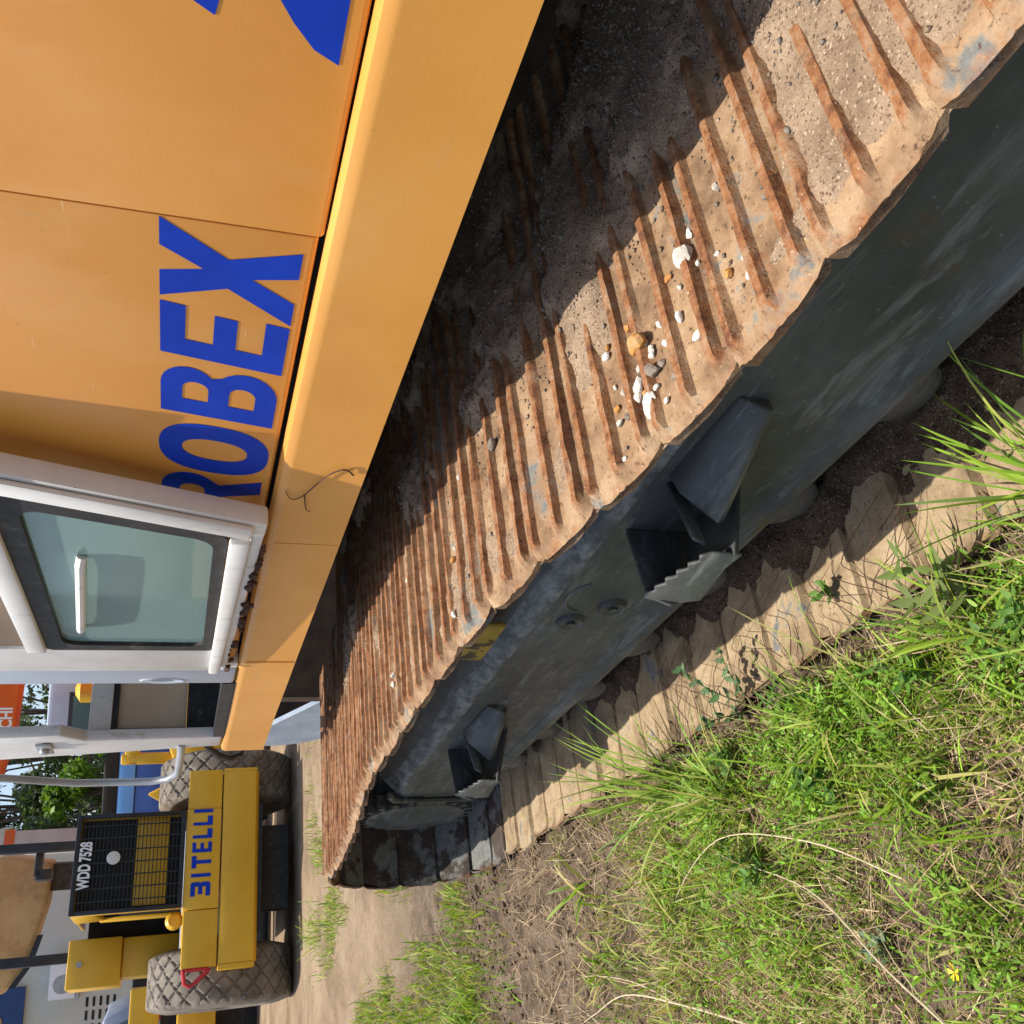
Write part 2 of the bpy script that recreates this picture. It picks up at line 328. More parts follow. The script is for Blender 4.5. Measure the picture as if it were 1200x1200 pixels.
# ------------------------------------------------------------------ excavator
EX = empty('excavator', (0, 0, 0), label='orange tracked excavator with white cab and rusty crawler track', cat='excavator')
W = 1.06
TOP = [(-.05, .80), (.3, .835), (.7, .838), (1.04, .842), (1.25, .872), (1.64, .938), (1.87, .968), (2.4, .975), (3.1, .968), (3.58, .915), (4.3, .853), (4.72, .84)]
def top_z(y): return np.interp(y, [p[0] for p in TOP], [p[1] for p in TOP])
def path_points():
    ys = np.linspace(-.05, 4.72, 300); k = np.ones(25)/25; zz = np.convolve(np.pad(top_z(ys), 12, 'edge'), k, 'valid')
    P = [(y, z) for y, z in zip(ys, zz)]
    c = (4.72, .43); R = .41
    for a in np.linspace(90, -90, 60)[1:]: P.append((c[0]+R*math.cos(math.radians(a)), c[1]+R*math.sin(math.radians(a))+.0))
    for y in np.linspace(4.72, -.05, 200)[1:]: P.append((y, .012+.0*y))
    c2 = (-.05, .406); R2 = .394
    for a in np.linspace(-90, -270, 60)[1:]: P.append((c2[0]+R2*math.cos(math.radians(a)), c2[1]+R2*math.sin(math.radians(a))))
    return np.array(P)
PATH = path_points(); SEG = np.hypot(*np.diff(PATH, axis=0).T); ARC = np.concatenate([[0], np.cumsum(SEG)])
NS = int(round(ARC[-1]/.2)); PITCH = ARC[-1]/NS
def on_path(s):
    s = s % ARC[-1]; return np.array([np.interp(s, ARC, PATH[:, 0]), np.interp(s, ARC, PATH[:, 1])])
# profile of one triple-bar shoe across the pitch: (y, z, bar?)
P2 = PITCH/2
PROF = [(-P2-.012, -.004, 0), (-P2+.001, .004, 0), (-P2+.008, .007, .4), (-P2+.013, .0215, 1), (-P2+.020, .0230, 1), (-P2+.027, .0215, 1), (-P2+.033, .007, .5), (-P2+.043, .003, 0), (-.032, .003, 0), (-.017, .006, .4), (-.011, .0185, 1), (-.004, .0200, 1), (.004, .0185, 1), (.010, .006, .5),
        (.022, .003, 0), (P2-.050, .003, 0), (P2-.036, .006, .4), (P2-.030, .0175, 1), (P2-.023, .0190, 1), (P2-.016, .0175, 1), (P2-.010, .006, .4), (P2-.001, .002, 0), (P2-.009, -.009, 0), (P2-.014, -.018, 0), (0, -.014, 0), (-P2+.012, -.011, 0), (-P2+.006, -.009, .3)]
def shoe_mesh(seed, mat):
    r = np.random.default_rng(seed)
    xs = np.concatenate([[0, .004, .010, .020, .034, .055], np.linspace(.10, W-.10, 17), [W-.055, W-.034, W-.020, W-.010, W-.004, W]])
    nx = len(xs); npf = len(PROF); co = np.zeros((nx, npf, 3)); cl = np.zeros((nx, npf, 3))
    jag = r.normal(0, .0022, nx)
    for i, x in enumerate(xs):
        e = min(x, W-x); tap = float(sst(.008, .030, e)); drop = -.007*(1-float(sst(0, .016, e)))
        for j, (y, z, g) in enumerate(PROF):
            zz = z
            if z > .005: zz = .004+(z-.004)*tap*(1+r.normal(0, .03))
            wob = r.normal(0, .0007)
            cut_ = (.016*abs(y/P2)**5+r.normal(0, .0012))*(1-float(sst(0, .05, e)))*(1 if x < .5 else -1)
            co[i, j] = (x+cut_, y+wob, zz+drop+r.normal(0, .0007))
            cl[i, j] = (max(g*tap, .45*(1-float(sst(.0, .03, e))))*(.75+.5*r.random()), 0, 0)
    idx = np.arange(nx*npf).reshape(nx, npf); q = []
    for i in range(nx-1):
        for j in range(npf): q.append((idx[i, j], idx[i, (j+1) % npf], idx[i+1, (j+1) % npf], idx[i+1, j]))
    me = bpy.data.meshes.new('track_shoe'); me.from_pydata(co.reshape(-1, 3).tolist(), [], [tuple(map(int, f)) for f in q]+[tuple(map(int, idx[0, ::-1])), tuple(map(int, idx[-1]))])
    me.update(); col_attr(me, 'Col', cl.reshape(-1, 3).astype(np.float32)); me.materials.append(mat)
    me.polygons.foreach_set('use_smooth', [True]*len(me.polygons)); me.set_sharp_from_angle(angle=math.radians(38))
    return me
SHOES = [shoe_mesh(s, MT['shoe']) for s in (11, 12, 13, 14, 15, 16, 17)]; LOW = [shoe_mesh(s, MT['shoe_low']) for s in (31, 32, 33)]; BARE = [shoe_mesh(s, MT['shoe_bare_shaded']) for s in (21, 22, 23)]
def chain_mesh():
    b = MB()
    for xc in (.44, .62):
        pts = [on_path(s) for s in np.linspace(0, ARC[-1], 2*NS+1)[:-1]]
        n = len(pts)
        for i in range(0, n):
            a = np.array(pts[i]); c = np.array(pts[(i+1) % n]); t = (c-a)/max(1e-6, np.hypot(*(c-a))); nn = np.array([t[1], -t[0]])
            q = [a+nn*.014, c+nn*.014, c+nn*(.085 if i % 2 else .095), a+nn*(.085 if i % 2 else .095)]
            b.prism([tuple(v) for v in q], xc-.02, xc+.02, 'x')
    for i in range(NS):
        a = on_path(i*PITCH); t = on_path(i*PITCH+.02)-on_path(i*PITCH-.02); t = t/np.hypot(*t); c = a+np.array([t[1], -t[0]])*.05
        b.lathe([(-.13, .018), (.13, .018)], 8, 'x', (.53, float(c[0]), float(c[1])))
    return b
chain = chain_mesh().build('crawler_track', MT['underside'], EX, label='crawler track of mud-caked triple-bar shoes')
for k in range(NS):
    s = (k+.5)*PITCH; p = on_path(s); a = on_path(s-.09); c = on_path(s+.09); th = math.atan2(c[1]-a[1], c[0]-a[0])
    bare = 4.62 < p[0] and p[1] < .75  # shoes round the far wrap take the darkened copy
    o = link('track_shoe', (BARE[k % 3] if bare else LOW[k % 3] if p[1] < .05 else SHOES[(k*5) % 7]), None, chain)
    o.location = (random.gauss(0, .003), p[0], p[1]+(0)); o.rotation_euler = (th+random.gauss(0, .008), random.gauss(0, .002), random.gauss(0, .003))
    if math.cos(th) < -.9: o.rotation_euler = (th+random.gauss(0, .022), random.gauss(0, .006), random.gauss(0, .008)); o.location.z = p[1]+random.gauss(.002, .003); o.location.x += random.gauss(0, .006)
# far-side track, mostly hidden
far = MB()
for k in range(NS):
    p = on_path((k+.5)*PITCH); a = on_path((k+.0)*PITCH); c = on_path((k+1.)*PITCH); t = (c-a)/np.hypot(*(c-a)); nn = np.array([-t[1], t[0]])
    for off in (-.07, 0, .07):
        m_ = p+t*off; far.prism([tuple(m_-t*.012), tuple(m_+t*.012), tuple(m_+t*.006+nn*.03), tuple(m_-t*.006+nn*.03)], 2.55, 3.55, 'x')
    far.prism([tuple(a+t*.003), tuple(c-t*.003), tuple(c-t*.003-nn*.012), tuple(a+t*.003-nn*.012)], 2.55, 3.55, 'x')
far.build('far_crawler_track', MT['underside'], EX)
b = MB(); b.box(2.8, 3.3, .2, 4.3, .26, .72); b.box(1.0, 2.9, 1.5, 3.4, .42, .98); b.lathe([(.98, .62), (1.06, .62)], 32, 'z', (1.75, 2.4, 0)); b.build('car_body', MT['underside'], EX, bevel=.02)

# side frame: box girder with sloping shoulder and lower flange
def frame_obj():
    sec = [(.226, .256), (.224, .266), (.228, .280), (.238, .300), (.246, .33), (.250, .37), (.250, .600), (.256, .622), (.272, .640), (.36, .735), (.70, .735), (.80, .62), (.80, .256)]
    ys = np.concatenate([np.linspace(.02, 4.0, 60), np.linspace(4.03, 4.26, 6)])
    vs_, fs = [], []; n = len(sec)
    for i, y in enumerate(ys):
        e = float(sst(4.0, 4.26, y))
        for (x, z) in sec:
            zz = z+(.43-z)*.14*e
            xx = x+(.003*(vn(np.array(y*1.1), np.array(z*4))-.5) if x < .3 else 0)
            vs_.append((float(xx), y, zz))
    for i in range(len(ys)-1):
        for j in range(n): fs.append((i*n+j, i*n+(j+1) % n, (i+1)*n+(j+1) % n, (i+1)*n+j))
    fs += [tuple(range(n))[::-1], tuple(range((len(ys)-1)*n, len(ys)*n))]
    m = MB(); m.add(vs_, fs)
    # upturned rim round the far end of the girder
    m.tube([(.243, 4.20, .655), (.240, 4.27, .62), (.238, 4.285, .50), (.236, 4.285, .34), (.236, 4.285, .25)], .014, 8)
    m.box(.26, .8, 4.24, 4.75, .33, .47)
    return m.build('track_frame', MT['frame'], EX, smooth=True, label='faded black side frame of the crawler')
fr = frame_obj()
# weld seam along the flange
b = MB(); b.tube([(.2385, y, .298) for y in np.linspace(.05, 4.2, 160)], .004, 6); b.build('weld_seam', MT['frame'], fr, smooth=True)
for (y, z) in ((2.331, .516), (2.23, .43)):
    b = MB(); b.lathe([(-.008, .020), (-.014, .034), (-.004, .042), (.01, .044)], 20, 'x', (.25, y, z)); b.lathe([(-.016, .013), (-.004, .013)], 6, 'x', (.25, y, z)); b.build('bolt', MT['frame'], fr, smooth=True)
b = MB(); b.tube([(.251, 2.18+.09*math.cos(a), .505+.075*math.sin(a)) for a in np.linspace(.2, 2.6, 16)], .006, 6); b.build('raised_lip', MT['frame'], fr, smooth=True)
def step_bracket(y0, y1, dz=0, serr=True):
    m = MB(); zt = .560+dz; zb = .440+dz; ya = y0+.31; ye = y1-.04
    n = 6; top = []
    for i in range(n*2+1):
        t = i/(n*2); top.append((ya+(ye-ya)*t, (zt-.045+.045*t)+(.014 if i % 2 else 0)))
    pl = [(ya-.02, zt-.105)]+top+[(ye+.004, zb+.055), (ye-.035, zb), (ya+.04, zb+.02)]
    def lean(x, y, z): return (x-.16*(zt-z), y, z)
    m.prism(pl, .074, .084, 'x', 0, lean)                                                               # serrated outer plate
    m.prism([(.25, zt+.015), (.078, zt-.002), (.055, zb+.06), (.065, zb+.03), (.25, zb-.04)], ye-.010, ye, 'y')   # far arm
    A_ = [(.25, zt+.020), (.205, zt+.004), (.135, zt-.070), (.14, zt-.088), (.25, zt-.070)]; B_ = [(.252, zt+.012), (.243, zt+.004), (.222, zt-.050), (.224, zt-.062), (.252, zt-.058)]
    m.add([(x, ya-.01, z) for x, z in A_]+[(x, y0+.02, z) for x, z in B_], [(0, 1, 2, 3, 4), (9, 8, 7, 6, 5)]+[(k, (k+1) % 5, 5+(k+1) % 5, 5+k) for k in range(5)])   # boxed near arm
    m.prism([(.25, zt+.01), (.115, zt-.022), (.10, zt-.05), (.25, zt-.03)], ya+.015, ya+.027, 'y')        # web
    m.prism([(.25, zb-.02), (.06, zb+.035), (.062, zb+.022), (.25, zb-.035)], ya-.02, ye-.02, 'y')       # floor
    return m.build('step', MT['frame'], fr, bevel=.004, bang=40)
step_bracket(1.28, 1.86); step_bracket(3.02, 3.60, -.02)
# rollers
for y in (.42, .86, 1.30, 1.74, 2.18, 2.62, 3.06, 3.50, 3.94):
    b = MB(); b.lathe([(0, .05), (.004, .082), (.02, .098), (.05, .100), (.07, .088), (.40, .088), (.42, .1), (.45, .1), (.47, .05)], 28, 'x', (.285, y, .190)); b.build('track_roller', MT['frame'], EX, smooth=True)
b = MB(); b.lathe([(0, .03), (.01, .07), (.05, .075), (.3, .07), (.4, .07), (.42, .03)], 24, 'x', (.32, 2.48, .83)); cr = b.build('carrier_roller', MT['underside'], EX, smooth=True)
b = MB(); b.prism([(2.34, .70), (2.60, .70), (2.59, .77), (2.53, .83), (2.41, .83), (2.35, .77)], .232, .25); b.box(.245, .36, 2.44, 2.52, .72, .84); b.build('bracket', MT['worn_yellow'], cr, bevel=.01)
# toothed end wheel
b = MB(); b.lathe([(0, .02), (.0, .10), (.012, .17), (.002, .215), (.012, .245), (.05, .255), (.09, .24), (.5, .24), (.54, .1)], 40, 'x', (.245, 4.72, .42)); sp_ = b.build('sprocket', MT['frame'], EX, smooth=True)
b = MB()
for k in range(22):
    a = 2*math.pi*k/22; c0 = (4.72+.262*math.cos(a), .42+.262*math.sin(a)); u = (math.cos(a), math.sin(a)); v = (-u[1], u[0])
    b.prism([(c0[0]-v[0]*.022-u[0]*.03, c0[1]-v[1]*.022-u[1]*.03), (c0[0]+v[0]*.022-u[0]*.03, c0[1]+v[1]*.022-u[1]*.03), (c0[0]+v[0]*.009+u[0]*.022, c0[1]+v[1]*.009+u[1]*.022), (c0[0]-v[0]*.009+u[0]*.022, c0[1]-v[1]*.009+u[1]*.022)], .262, .33)
b.build('teeth', MT['frame'], sp_)

# ---- upper structure (slewed frame)
XS = .2534; XP = XS+.03
b = MB(); b.prism([(XS, 1.172), (XS, 1.335), (XS+.006, 1.352), (XS+.022, 1.358), (XS+.05, 1.352), (XS+.05, 1.20), (XS+.03, 1.172)], -.9, 1.60, 'y', 0, U)
b2 = MB()
ys = np.linspace(-.9, 4.49, 90); sec = [(XS, 1.172), (XS, 1.178), (XS, 1.25), (XS, 1.330), (XS, 1.337), (XS+.005, 1.351), (XS+.020, 1.358), (XS+.06, 1.354), (XS+.06, 1.24), (XS+.06, 1.172), (XS+.02, 1.166)]
vs_, fs = [], []; n = len(sec)
for y in ys:
    for (x, z) in sec:
        w_ = (float(fbm(np.array(y*1.3+2), np.array(z*3.0), 3))-.5)*.006 if x < XS+.01 else 0
        lip = 0
        vs_.append(U(x+w_, float(y), z+lip*.5))
for i in range(len(ys)-1):
    for j in range(n): fs.append((i*n+j, i*n+(j+1) % n, (i+1)*n+(j+1) % n, (i+1)*n+j))
fs += [tuple(range(n))[::-1], tuple(range((len(ys)-1)*n, len(ys)*n))]
b2.add(vs_, fs); sill = b2.build('side_beam', MT['sill'], EX, smooth=True, label='long orange beam along the lower edge of the body')
for y in (2.24, 3.20): 
    b = MB(); b.box(XS-.002, XS+.004, y, y+.006, 1.175, 1.335, 0, U); b.build('weld_line', MT['sill'], sill)
def door_panel(y0, y1, z0, z1, x, name, rad=.010):
    m = MB(); sec = []
    for a in np.linspace(0, 90, 6): sec.append((x+rad*(1-math.sin(math.radians(a))) if False else x+rad-rad*math.sin(math.radians(a)), z0+rad-rad*math.cos(math.radians(a))))
    poly = [(x+.05, z0)]+sec+[(x, z1), (x+.05, z1)]
    m.prism(poly, y0, y1, 'y', 0, U); return m.build(name, MT['orange'], EX, bevel=.003, seg=2, bang=50, smooth=True)
dr1 = door_panel(-.9, 1.179, 1.360, 2.55, XP-.006, 'side_door'); dr2 = door_panel(1.187, 3.24, 1.366, 2.55, XP, 'side_door')
b = MB(); b.box(XP+.045, 2.9, -.95, 3.22, 1.19, 2.52, 0, U); b.box(XS+.062, 2.9, 3.22, 4.40, 1.19, 1.33, 0, U); b.build('housing', MT['dark'], EX)  # dark body box put in behind the doors to block light
b = MB(); b.box(XS+.1, 2.85, -.9, 3.2, 2.521, 2.56, 0, U); b.build('hood', MT['orange'], EX, bevel=.01)
# lettering ---------------------------------------------------------------
def arc(cx, cy, rx, ry, a0, a1, n=10): return [(cx+rx*math.cos(math.radians(a0+(a1-a0)*i/n)), cy+ry*math.sin(math.radians(a0+(a1-a0)*i/n))) for i in range(n+1)]
def sup(cx, cy, rx, ry, n=40, e=2.5):
    r = []
    for i in range(n):
        a = 2*math.pi*i/n; c, s = math.cos(a), math.sin(a); r.append((cx+rx*math.copysign(abs(c)**(2/e), c), cy+ry*math.copysign(abs(s)**(2/e), s)))
    return r
G = {
 'E': [[(0,0),(.96,0),(.96,.19),(.33,.19),(.33,.41),(.88,.41),(.88,.59),(.33,.59),(.33,.81),(.94,.81),(.94,1),(0,1)]],
 'X': [[(0,0),(.33,0),(.52,.34),(.68,0),(1.02,0),(.70,.52),(1,1),(.67,1),(.50,.69),(.35,1),(.01,1),(.32,.51)]],
 'O': [sup(.5,.5,.5,.52), sup(.5,.5,.21,.31,40,2.3)],
 'B': [[(0,0)]+arc(.58,.275,.40,.275,-90,52)+arc(.56,.765,.36,.235,-52,90)+[(0,1)], [(.30,.19)]+arc(.55,.305,.14,.115,-90,90)+[(.30,.42)], [(.30,.60)]+arc(.53,.71,.13,.11,-90,90)+[(.30,.82)]],
 'R': [[(0,0),(.30,0),(.30,.40),(.42,.40)]+[(.64,0),(.98,0),(.72,.43)]+arc(.56,.72,.40,.28,-50,90)+[(0,1)], [(.30,.57)]+arc(.53,.695,.14,.125,-90,90)+[(.30,.82)]],
 '2': [[(0,0),(1,0),(1,.2),(.45,.2),(.62,.34),(.85,.5),(.97,.64),(.98,.76),(.9,.9),(.72,.98),(.5,1),(.28,.98),(.1,.88),(.02,.7),(.3,.66),(.35,.76),(.48,.81),(.62,.79),(.69,.7),(.65,.6),(.5,.47),(.2,.28),(.05,.15)]],
 'I': [[(0,0),(1,0),(1,1),(0,1)]],
 'T': [[(.35,0),(.65,0),(.65,.76),(1,.76),(1,1),(0,1),(0,.76),(.35,.76)]],
 'L': [[(0,0),(1,0),(1,.26),(.32,.26),(.32,1),(0,1)]],
 'b3': [[(0,0),(.9,0),(1,.1),(1,.42),(.92,.5),(1,.58),(1,.9),(.9,1),(0,1),(0,.77),(.68,.77),(.68,.61),(.12,.61),(.12,.40),(.68,.40),(.68,.23),(0,.23)]],
}
def glyph(name, conts, xf, mat, parent):
    cu = bpy.data.curves.new('glyph', 'CURVE'); cu.dimensions = '2D'; cu.fill_mode = 'BOTH'; cu.extrude = .001
    for c in conts:
        sp = cu.splines.new('POLY'); sp.points.add(len(c)-1); sp.use_cyclic_u = True
        for p, q in zip(sp.points, c): p.co = (q[0], q[1], 0, 1)
    o = bpy.data.objects.new('glyph', cu); COL.objects.link(o)
    me = bpy.data.meshes.new_from_object(o.evaluated_get(bpy.context.evaluated_depsgraph_get())); bpy.data.objects.remove(o); bpy.data.curves.remove(cu)
    for v in me.vertices: v.co = xf(v.co.x, v.co.y, v.co.z)
    me.materials.clear(); me.name = name; return link(name, me, mat, parent)
def text_mesh(name, s, size, xf, mat, parent, offset=.02, ext=.002):
    cu = bpy.data.curves.new('txt', 'FONT'); cu.body = s; cu.size = size; cu.offset = offset*size; cu.extrude = ext
    o = bpy.data.objects.new('txt', cu); COL.objects.link(o); bpy.context.view_layer.update()
    me = bpy.data.meshes.new_from_object(o.evaluated_get(bpy.context.evaluated_depsgraph_get())); bpy.data.objects.remove(o); bpy.data.curves.remove(cu)
    for v in me.vertices: v.co = xf(v.co.x, v.co.y, v.co.z)
    me.materials.clear(); me.name = name; return link(name, me, mat, parent)
ZB, ZH, SLN = 1.386, .213, .042
for ch, y0, wd, par, xp in (('R', 2.155, .172, dr2, XP), ('O', 1.975, .192, dr2, XP), ('B', 1.752, .170, dr2, XP), ('E', 1.563, .150, dr2, XP), ('X', 1.411, .181, dr2, XP), ('2', .872, .165, dr1, XP-.006)):
    glyph('letter', G[ch], (lambda h, v, d, y0=y0, wd=wd, xp=xp: U(xp-.0008-d*.3, y0-h*wd-v*SLN, ZB+v*ZH)), MT['blue'], par)

# ---- cab and its opened door
A = Vector((.19, 1.968)); Bp = Vector((.245, 3.28)); T = (Bp-A).normalized(); Nn = Vector((T.y, -T.x))      # T along the door, Nn toward the machine
def DR(s, d, z):            # s along the door from its rear edge, d depth toward the machine, z height
    p = A+T*s+Nn*d; return U(p.x, p.y, z+.024*s*max(0, min(1, (1.47-z)/.1)))
def dbox(m, s0, s1, d0, d1, z0, z1, lean=None, mi=0): m.box(s0, s1, d0, d1, z0, z1, mi, (lambda s, d, z: DR(s-(.36*(min(z, 1.90)-1.374) if lean == 'r' and s < .25 else 0), d, z)))
b = MB()
dbox(b, .050, .125, 0.0, .05, 1.366, 1.90, 'r'); dbox(b, .050, .125, 0.0, .05, 1.9005, 2.75, 'r')              # rear stile: leaning in view, unseen top kept upright to shape its shadow
dbox(b, .115, 1.312, .004, .046, 1.366, 1.396)               # thin lower lip
door = b.build('cab_door', MT['white'], EX, bevel=.008, seg=2, label='white cab door folded back against the body')
b = MB(); dbox(b, .062, .125, -.016, -.001, 1.398, 1.90, 'r'); dbox(b, .062, .125, -.016, -.001, 1.9005, 2.75, 'r'); b.build('stile_moulding', MT['white'], door, bevel=.008)
b = MB(); dbox(b, .126, 1.275, -.020, .0, 1.398, 1.446); b.build('lower_rail', MT['white'], door, bevel=.007)
b = MB(); dbox(b, 1.06, 1.312, .0, .045, 1.397, 2.75); b.build('front_stile', MT['white'], door, bevel=.012)
b = MB(); dbox(b, -.02, 1.06, -.012, .03, 1.922, 1.975); b.build('middle_rail', MT['white'], door, bevel=.006)
def rrect(s0, s1, z0, z1, r, lean, n=6, sk=0):
    pts = []
    for (cx, cz, a0) in ((s1-r, z0+r, -90), (s1-r, z1-r, 0), (s0+r, z1-r, 90), (s0+r, z0+r, 180)):
        for i in range(n+1):
            a = math.radians(a0+90*i/n); pts.append((cx+r*math.cos(a), cz+r*math.sin(a)))
    return [(s-(.36*(z-1.46)*max(0, min(1, (1.1-s)/.95)) if lean else 0), z) for s, z in pts]
def ring(m, o_, i_, d0, d1):
    n = len(o_); V = [DR(s, d0, z) for s, z in o_]+[DR(s, d0, z) for s, z in i_]+[DR(s, d1, z) for s, z in i_]+[DR(s, d1, z) for s, z in o_]
    F = []
    for k in range(n):
        j = (k+1) % n
        F += [(k, j, n+j, n+k), (n+k, n+j, 2*n+j, 2*n+k), (3*n+k, 3*n+j, j, k), (2*n+k, 2*n+j, 3*n+j, 3*n+k)]
    m.add(V, F)
b = MB(); ring(b, rrect(.13, 1.075, 1.448, 1.922, .03, True), rrect(.175, 1.025, 1.480, 1.874, .045, True), .002, .03); b.build('rubber_seal', MT['rubber'], door, smooth=True)
b = MB(); g_ = rrect(.165, 1.035, 1.472, 1.882, .05, True); n = len(g_); b.add([DR(s, .014, z) for s, z in g_]+[DR(s, .019, z) for s, z in g_], [tuple(range(n)), tuple(range(n, 2*n))[::-1]]+[(k, (k+1) % n, n+(k+1) % n, n+k) for k in range(n)]); b.build('window_pane', MT['glass'], door)
b = MB(); g_ = [(.02-.2, 1.978), (1.06, 1.978), (1.06, 2.7), (-.25, 2.7)]; b.add([DR(s, .012, z) for s, z in g_]+[DR(s, .018, z) for s, z in g_], [(0, 1, 2, 3), (7, 6, 5, 4), (0, 4, 5, 1), (1, 5, 6, 2), (2, 6, 7, 3), (3, 7, 4, 0)]); b.build('upper_pane', MT['beige'], door)
b = MB(); b.tube([DR(.31, .010, 1.772), DR(.33, -.004, 1.776), DR(.42, -.006, 1.782), DR(.76, -.006, 1.806), DR(.84, -.004, 1.812), DR(.87, .010, 1.814)], .012, 8); b.build('white_bar', MT['white'], door, smooth=True)  # white bar running across the front of the pane
# flaking rust along the lower lip
b = MB()
for i in range(90):
    s = random.uniform(.16, 1.30); z = 1.367+random.gauss(0, .004)-.004; r = random.uniform(.003, .010)*(1.3 if .4 < s < 1.0 else .8)
    if random.random() < .35: continue
    q = [(s+r*random.uniform(.6, 1.7)*math.cos(a), z+r*random.uniform(.5, 1.3)*math.sin(a)) for a in (0, 1, 2, 3.1, 4.2, 5.2)]
    b.prism([(a_, b_) for a_, b_ in q], -.004, .006, 'y', 0, lambda s_, d_, z_: DR(s_, d_, z_))
b.build('rust_flakes', MT['stain'], door, kind='stuff')
# cab shell
b = MB(); b.box(.255, .40, 3.29, 3.455, 1.36, 2.85, 0, U); b.build('rear_door_post', MT['jamb_shade'], EX, bevel=.012)
b = MB(); b.lathe([(0, .02), (-.004, .035), (.004, .04)], 24, 'x', (0, 0, 0), 0, lambda x, y, z: U(.255+x, 3.41+y*.75, 1.60+z*2.0)); b.build('door_catch', MT['jamb_shade'], EX, smooth=True)
b = MB(); b.prism([(4.245, 1.365), (4.44, 1.365), (4.565, 1.93), (4.64, 2.27), (4.74, 2.85), (4.19, 2.85), (4.16, 2.10), (4.135, 1.985), (4.255, 1.90)], .252, .30, 'x', 0, lambda x, y, z: U(x+.05*(y-4.2), y, z)); pil = b.build('front_pillar', MT['white'], EX, bevel=.008)
b = MB(); b.box(.243, .252, 4.27, 4.42, 2.03, 2.09, 0, U); b.lathe([(-.018, .014), (-.012, .02), (0, .02)], 12, 'x', (0, 0, 0), 0, lambda x, y, z: U(.243+x, 4.345+y, 2.06+z)); b.build('latch_plate', MT['chrome'], pil, bevel=.004)
b = MB(); b.box(.302, 1.25, 4.30, 4.37, 1.812, 1.90, 0, U); b.build('windscreen_bar', MT['white'], EX, bevel=.006)
b = MB(); b.box(.302, 1.25, 4.30, 4.36, 1.36, 1.43, 0, U); b.box(.302, .318, 4.31, 4.35, 1.43, 1.812, 0, U); b.box(.318, 1.2, 4.31, 4.35, 1.790, 1.811, 0, U); b.box(1.2, 1.25, 4.31, 4.35, 1.43, 1.812, 0, U); b.box(.318, 1.2, 4.31, 4.35, 1.431, 1.51, 0, U); b.build('windscreen_seal', MT['rubber'], EX)
b = MB(); b.box(.318, 1.2, 4.325, 4.335, 1.512, 1.788, 0, U); b.build('lower_windscreen', MT['beige'], EX)
b = MB(); b.box(1.20, 1.25, 4.30, 4.42, 1.905, 2.85, 0, U); b.box(1.20, 1.25, 3.29, 4.29, 1.36, 1.75, 0, U); b.box(.262, 1.25, 3.24, 3.285, 1.36, 2.85, 0, U); b.build('cab_wall', MT['white'], EX)
b = MB(); b.box(.26, 1.28, 3.2, 4.40, 2.86, 2.95, 0, U); b.build('cab_roof', MT['white'], EX, bevel=.02)
b = MB(); b.box(.262, 1.2, 3.46, 4.29, 1.345, 1.385, 0, U); b.box(.256, .30, 3.46, 4.24, 1.359, 1.40, 0, U); b.build('cab_floor', MT['black'], EX)
b = MB(); b.tube([U(.27, 4.86, 2.75), U(.27, 5.0, 2.3), U(.26, 5.12, 2.0), U(.25, 5.10, 1.66), U(.25, 5.05, 1.575), U(.25, 4.92, 1.535), U(.25, 4.54, 1.526), U(.27, 4.40, 1.526)], .018, 10); b.build('hand_rail', MT['chrome'], EX, smooth=True)
b = MB(); b.tube([U(.27, 4.46, 1.42), U(.25, 4.56, 1.36), U(.24, 4.60, 1.31), U(.27, 4.66, 1.26), U(.33, 4.8, 1.24)], .012, 8); b.tube([U(.34, 4.5, 1.26), U(.36, 4.75, 1.18), U(.42, 5.0, 1.24), U(.55, 5.1, 1.3)], .03, 8); b.build('hose', MT['black'], EX, smooth=True)
b = MB(); b.box(.36, 1.5, 4.45, 4.7, 1.2, 1.36, 0, U); b.build('front_step', MT['dark'], EX, bevel=.01)

# ------------------------------------------------------------------ dirt, gravel and stones on the track
def dirt_top():
    ys = np.linspace(.22, 4.55, 900); xs = np.linspace(.012, W-.02, 180)
    X, Y = np.meshgrid(xs, ys); base = np.interp(Y, PATH[:300, 0], PATH[:300, 1])
    n = fbm(X*3.2+4, Y*3.2+8, 5); n2 = fbm(X*13, Y*13+5, 4); n3 = vn(X*90, Y*90)
    inner = sst(.28, .58, X+(fbm(X*2, Y*2.5+40, 3)-.5)*.30)*(1-.55*sst(3.0, 3.8, Y))
    near = 1-sst(.62, .86, Y+.5*X*0); 
    h = -.010+.020*sst(.46, .70, n)*(1-sst(2.2, 3.4, Y)*.6)+.016*inner+near*.020*sst(.25, .45, n)
    h = h+.016*sst(.70, .95, n2)*sst(.4, .6, n)+(n3-.5)*.004+(n2-.5)*.006
    h = h*sst(.02, .10, X)-.012*(1-sst(.015, .075, X))
    h = h+.026*inner*sst(.46, .75, n)
    h = np.minimum(h, .0075+.006*n2+near*.005+.026*inner)
    grid_mesh('track_dirt', X, Y, base+h, MT['trackdirt'], kind='stuff', label='dry sandy dirt caked between the bars of the crawler track', cat='dirt')
    return X, Y, base+h
TX, TY, TZ = dirt_top()
def ico(r0=0):
    bm = bmesh.new(); bmesh.ops.create_icosphere(bm, subdivisions=1, radius=1); v = np.array([x.co[:] for x in bm.verts]); f = np.array([[q.index for q in fc.verts] for fc in bm.faces]); bm.free(); return v, f
IV, IF = ico()
OV = np.array([(1,0,0),(-1,0,0),(0,1,0),(0,-1,0),(0,0,1),(0,0,-1)], float); OF = np.array([(0,2,4),(2,1,4),(1,3,4),(3,0,4),(2,0,5),(1,2,5),(3,1,5),(0,3,5)])
